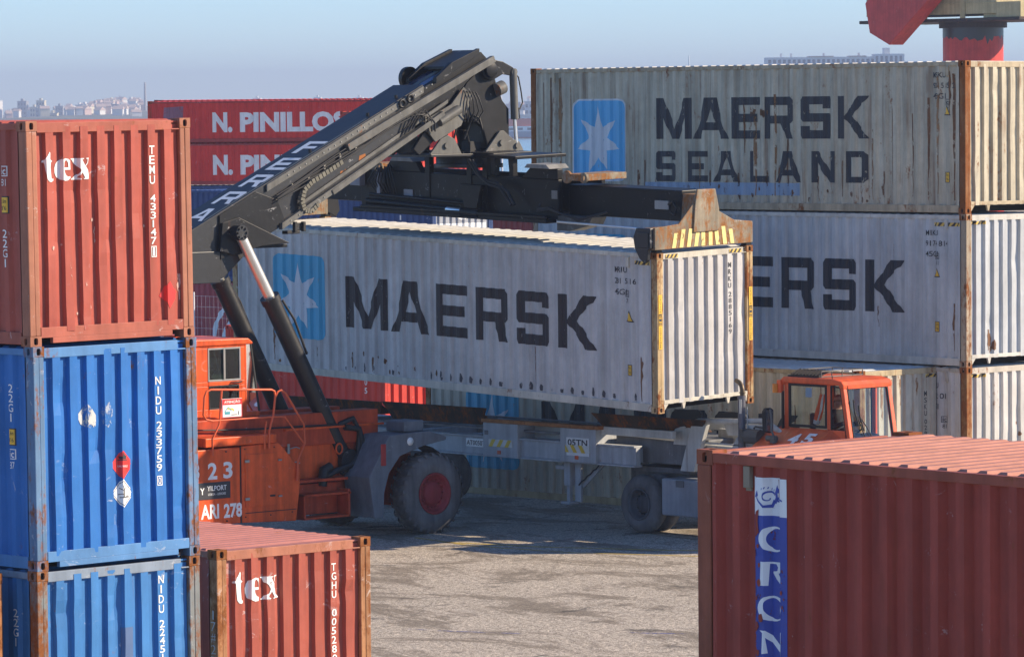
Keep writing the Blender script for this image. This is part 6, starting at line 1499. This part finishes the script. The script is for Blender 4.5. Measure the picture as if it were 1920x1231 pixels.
def block(name, label, bear, d, w_, dp, top, col, cat='building', group=None, roof='flat', rows=0, cols=0, turn=.75):
    """bear in milliradians right of the view axis, top = height above the camera level"""
    r = bear*d/1000; p = P(r, d); z0 = shore_h(r, d)-3; p.z = z0
    T = thing(name, label, cat, group=group); T.location = p; T.rotation_euler = (0, 0, turn)
    H = CAM_H+top-z0; q = MB(); q.box(-w_/2, w_/2, -dp/2, dp/2, 0, H); q.build('wall', wallc[col], T)
    q = MB()
    if roof == 'flat': q.box(-w_/2-.2, w_/2+.2, -dp/2-.2, dp/2+.2, H, H+.5); q.box(-w_*.2, w_*.1, -dp*.2, dp*.2, H+.5, H+2.0)
    else: q.add([(-w_/2-.4, -dp/2-.4, H), (w_/2+.4, -dp/2-.4, H), (w_/2+.4, dp/2+.4, H), (-w_/2-.4, dp/2+.4, H), (-w_/2, 0, H+dp*.28), (w_/2, 0, H+dp*.28)], [(0, 1, 5, 4), (2, 3, 4, 5), (1, 2, 5), (3, 0, 4), (0, 3, 2, 1)])
    q.build('roof', wallc[col] if roof == 'flat' else tile, T)
    for i in range(cols):
        for j in range(rows):
            x = -w_/2+w_*(i+.5)/cols; z = H-1.0-j*3.0
            q = MB(); q.box(x-w_*.28/cols, x+w_*.28/cols, -dp/2-.06, -dp/2+.02, z-1.5, z); q.build('window', winm, T)
    return T
block('tower_block', 'pale tower block at the left edge of the far shore', -115.1, 3000, 3.2, 12, 7.0, 'white', rows=4, cols=2)
block('tower_block', 'grey blue square tower, second tall block from the left edge of the far shore', -109.6, 3000, 6, 9, 6.6, 'grey', rows=4, cols=3)
block('tower_block', 'cream topped tower with darker left half on the far shore', -105.5, 3000, 5.5, 7, 6.8, 'cream', rows=4, cols=3)
block('apartment_building', 'cream low apartment block in front of the cream topped tower', -107.0, 2900, 5, 6, 2.4, 'cream', rows=2, cols=3)
block('apartment_building', 'grey slab under the cream topped tower on the far shore', -105.9, 2850, 3.6, 6, 1.8, 'grey', rows=2, cols=2)
block('apartment_building', 'white striped slab right of the grey slab on the far shore', -104.6, 2850, 3, 6, 1.9, 'white', rows=2, cols=2)
block('apartment_building', 'cream wide low block nearest the water on the far shore', -102.9, 2700, 6, 6, -1.6, 'cream', rows=1, cols=4)
block('apartment_building', 'grey twin block halfway to the chimney on the far shore', -101.3, 3000, 5, 6, 3.0, 'grey', rows=2, cols=3)
block('apartment_building', 'white block with gable roof halfway to the chimney on the far shore', -98.6, 2900, 4, 6, .8, 'white', roof='gable')
block('apartment_building', 'white rooftop just above the far red stack, left of two', -56.8, 3200, 5, 8, 7.4, 'white', rows=3, cols=3)
block('apartment_building', 'white rooftop just above the far red stack, right of two', -43.2, 3200, 5, 8, 7.6, 'white', rows=3, cols=3)
block('apartment_building', 'small white rooftop right above the far red stack beside the boom', -33.8, 3200, 5, 8, 7.2, 'white', rows=3, cols=3)
block('tower_block', 'white slim tower in the gap left of the beige container', 4.4, 2100, 4, 6, 2.0, 'white', rows=4, cols=2)
block('tower_block', 'hazy white tower with pointed top in the gap left of the beige container', 4.9, 2900, 5, 6, 5.0, 'white', roof='gable')
block('tower_block', 'grey wide block behind the damper rod on the far shore', 2.2, 2500, 8, 8, .5, 'grey', rows=3, cols=3)
block('warehouse', 'pale low waterfront building behind the ship', 2.4, 1720, 14, 8, -3.6, 'white', rows=1, cols=6)
block('warehouse', 'cream low waterfront building left of the ship', -2.2, 1740, 9, 8, -2.6, 'cream', rows=1, cols=4)
rnd = random.Random(12)
for i in range(110):
    t = rnd.random(); b = -96+14*t if i < 70 else (-113+26*t if i < 98 else 0+7*t)
    d = rnd.uniform(2600, 3450); r = b*d/1000
    hgt = shore_h(r, d)+rnd.uniform(3.0, 5.5)-CAM_H
    block('house', 'small pale house on the hazy slope of the far shore', b, d, rnd.uniform(3, 6), rnd.uniform(4, 7), hgt, rnd.choice(['white', 'white', 'white', 'cream', 'pink']), group='houses on the far shore', roof=rnd.choice(['gable', 'gable', 'flat']), turn=rnd.uniform(.3, 1.2))
# long white block on the ridge behind the right stack
bd = 1770; p = P(63.2*bd/1000+25, bd); p.z = shore_h(63.2*bd/1000, bd)-3
LB = thing('apartment_block', 'long white flat roofed block seen above the beige container roof', 'building'); LB.location = p; LB.rotation_euler = (0, 0, R(47.9))
HB_ = CAM_H+18.4-p.z
q = MB(); q.box(-40, 20, -6, 6, 0, HB_-3); q.build('wall', wallc['grey'], LB)
q = MB(); q.box(-35, 8, -5, 6, HB_-3, HB_); q.box(8.001, 20, -6, 6, HB_-3, HB_+1.0); q.box(12, 14.5, -3, 3, HB_+1.0, HB_+3.4); q.build('upper_storey', wallc['white'], LB)
q = MB()
for x0, x1 in ((-18, -8), (-2, 5)): q.box(x0, x1, -5.4, 6.2, HB_, HB_+.4)
q.build('roof', tile, LB)
for i in range(22):
    x = -34+i*1.95
    q = MB(); q.box(x, x+1.1, -5.08, -4.9, HB_-2.4, HB_-.9); q.build('window', winm, LB)
    q = MB(); q.box(x, x+1.1, -6.08, -5.9, HB_-5.4, HB_-3.9); q.build('window', winm, LB)
for i in range(6):
    q = MB(); q.box(8.6+i*1.9, 9.6+i*1.9, -6.08, -5.9, HB_-2.2, HB_+.2); q.build('window', winm, LB)
for i, x in enumerate((-29, -25, -12, 2)): q = MB(); q.box(x, x+.8, 0, .8, HB_, HB_+1.6); q.build('chimney', wallc['white'], LB)
# power-station chimney
p = P(-82.1*3.0, 3000); p.z = shore_h(-246, 3000)-2; hC = CAM_H+18.8-p.z
T = thing('chimney', 'tall slim factory chimney on the far shore left of the far red stack', 'chimney', loc=p)
q = MB(p); q.cyl(p, p+Vector((0, 0, hC)), 1.15, .62, seg=14); q.build('shaft', paint('chimney_grey', (.42, .40, .38), .8, 0, .2, seed=80), T)
# moored ship
sp = P(2.2*1.49, 1490, -2.8); T = thing('ship', 'small red and white ship moored across the water', 'ship'); T.location = sp; T.rotation_euler = (0, 0, R(47.9))
q = MB(); q.add([(-16, -3, .0), (15, -3, 0), (18, 0, 0), (15, 3, 0), (-16, 3, 0), (-16.5, -3.3, 2.3), (16, -3.3, 2.3), (20, 0, 2.8), (16, 3.3, 2.3), (-16.5, 3.3, 2.3)], [(0, 1, 2, 3, 4), (5, 6, 7, 8, 9), (0, 1, 6, 5), (1, 2, 7, 6), (2, 3, 8, 7), (3, 4, 9, 8), (4, 0, 5, 9)]); q.build('hull', plain('hull_blue', (.18, .22, .30), .5), T)
q = MB(); q.box(-16.6, 17, -3.35, 3.35, .0, .45); q.build('waterline_stripe', plain('antifouling', (.30, .05, .05), .6), T)
q = MB(); q.box(-14, 12, -2.8, 2.8, 2.35, 4.1); q.build('deckhouse', plain('ship_white', (.75, .75, .74), .5), T)
q = MB(); q.box(-8, 4, -2.3, 2.3, 4.1, 6.6); q.build('superstructure', plain('ship_red', (.62, .09, .04), .5), T)
for i in range(8): q = MB(); q.box(-13+i*3.1, -11.4+i*3.1, -2.86, -2.79, 2.8, 3.6); q.build('window', winm, T)
q = MB(); q.cyl((-2, 0, 6.6), (-2, 0, 11), .15, seg=8); q.cyl((-2, -1.2, 9.5), (-2, 1.2, 9.5), .08, seg=6); q.build('mast', plain('ship_white', (.75, .75, .74), .5), T)

# ------------------------------------------------------------------ trees on the ridge
leafd = NG('dark_pine_foliage'); leafd.l(leafd.mix(leafd.noise(.8, 4), (.020, .045, .018), (.055, .085, .030)), leafd.b.inputs['Base Color']); leafd.b.inputs['Roughness'].default_value = .9
bark = plain('bark', (.09, .065, .05), .9); twig = plain('bare_twigs', (.14, .11, .09), .9)
def tree(label, bear, d, h, cr, seed, bare, group):
    rnd = random.Random(seed); r = bear*d/1000; p = P(r, d); p.z = shore_h(r, d)-.5 if d > 1620 else 0
    T = thing('tree', label, 'tree', loc=p, group=group); q = MB(p)
    q.cyl(p, p+Vector((0, 0, h*.55)), h*.030, h*.014, seg=8)
    tips = []
    for i in range(11):
        a = rnd.uniform(0, 2*PI); z = h*rnd.uniform(.3, .6); e = p+Vector((math.cos(a)*cr*rnd.uniform(.4, .9), math.sin(a)*cr*rnd.uniform(.4, .9), h*rnd.uniform(.6, .98)))
        q.tube([p+Vector((0, 0, z)), (p+Vector((0, 0, z)))*.5+e*.5+Vector((0, 0, h*.04)), e], [h*.012, h*.008, h*.003], 5); tips.append(e)
        if bare:
            for _ in range(9):
                s_ = (p+Vector((0, 0, z))).lerp(e, rnd.uniform(.4, 1)); q.tube([s_, s_+Vector((rnd.uniform(-1, 1), rnd.uniform(-1, 1), rnd.uniform(.1, 1.2)))*cr*.30], h*.0028, 4)
    q.build('trunk', twig if bare else bark, T)
    if not bare:
        q = MB(p)
        for e in tips:
            for _ in range(42):
                c = e+Vector((rnd.gauss(0, 1), rnd.gauss(0, 1), rnd.gauss(0, .6)))*cr*.30
                n_ = Vector((rnd.gauss(0, 1), rnd.gauss(0, 1), rnd.gauss(0, 1))).normalized(); u = n_.orthogonal().normalized(); v = n_.cross(u); k_ = cr*rnd.uniform(.06, .13)
                q.add([c-u*k_-v*k_*.6, c+u*k_-v*k_*.6, c+u*k_*.8+v*k_*.7, c-u*k_*.7+v*k_], [(0, 1, 2, 3)])
        q.build('crown', leafd.m, T, fix=False)
tree('bare leafless tree on the ridge left of the crane column', 94.5, 1900, 9, 5.5, 1, True, None)
tree('smaller bare tree further left on the ridge toward the long white block', 90.5, 1900, 6, 4, 5, True, None)
for i in range(7):
    tree('dark bushy tree on the ridge right of the crane column', 110.5+i*1.6, 1850+40*(i % 3), 8.5+1.2*(i % 3), 5.0, 20+i, False, 'dark trees right of the crane')
q = MB(); hp = P(97.0*1.9, 1900); zz = shore_h(184, 1900)
T = thing('house', 'low pale house on the ridge just left of the crane column', 'house'); T.location = (hp.x, hp.y, zz-2); T.rotation_euler = (0, 0, .8)
q.box(-7, 7, -4, 4, 0, 4.5); q.build('wall', wallc['cream'], T); q = MB(); q.add([(-7.4, -4.4, 4.5), (7.4, -4.4, 4.5), (7.4, 4.4, 4.5), (-7.4, 4.4, 4.5), (-6, 0, 6), (6, 0, 6)], [(0, 1, 5, 4), (2, 3, 4, 5), (1, 2, 5), (3, 0, 4), (0, 3, 2, 1)]); q.build('roof', wallc['grey'], T)

# ------------------------------------------------------------------ hazy river air
hz = bpy.data.materials.new('river_haze'); hz.use_nodes = True; t_ = hz.node_tree
for nd in list(t_.nodes):
    if nd.type != 'OUTPUT_MATERIAL': t_.nodes.remove(nd)
pv = t_.nodes.new('ShaderNodeVolumePrincipled'); pv.inputs['Color'].default_value = (.50, .59, .79, 1); pv.inputs['Density'].default_value = 3.1e-4; pv.inputs['Anisotropy'].default_value = 0.0
t_.links.new(pv.outputs[0], [n for n in t_.nodes if n.type == 'OUTPUT_MATERIAL'][0].inputs['Volume'])
b = [P(-1500, -120), P(1500, -120), P(1500, 6200), P(-1500, 6200)]
tag(MB().add([(v.x, v.y, -6) for v in b]+[(v.x, v.y, 60) for v in b], [(3, 2, 1, 0), (4, 5, 6, 7), (0, 1, 5, 4), (1, 2, 6, 5), (2, 3, 7, 6), (3, 0, 4, 7)]).build('haze', hz), 'pale blue haze over the river', 'haze', kind='stuff')
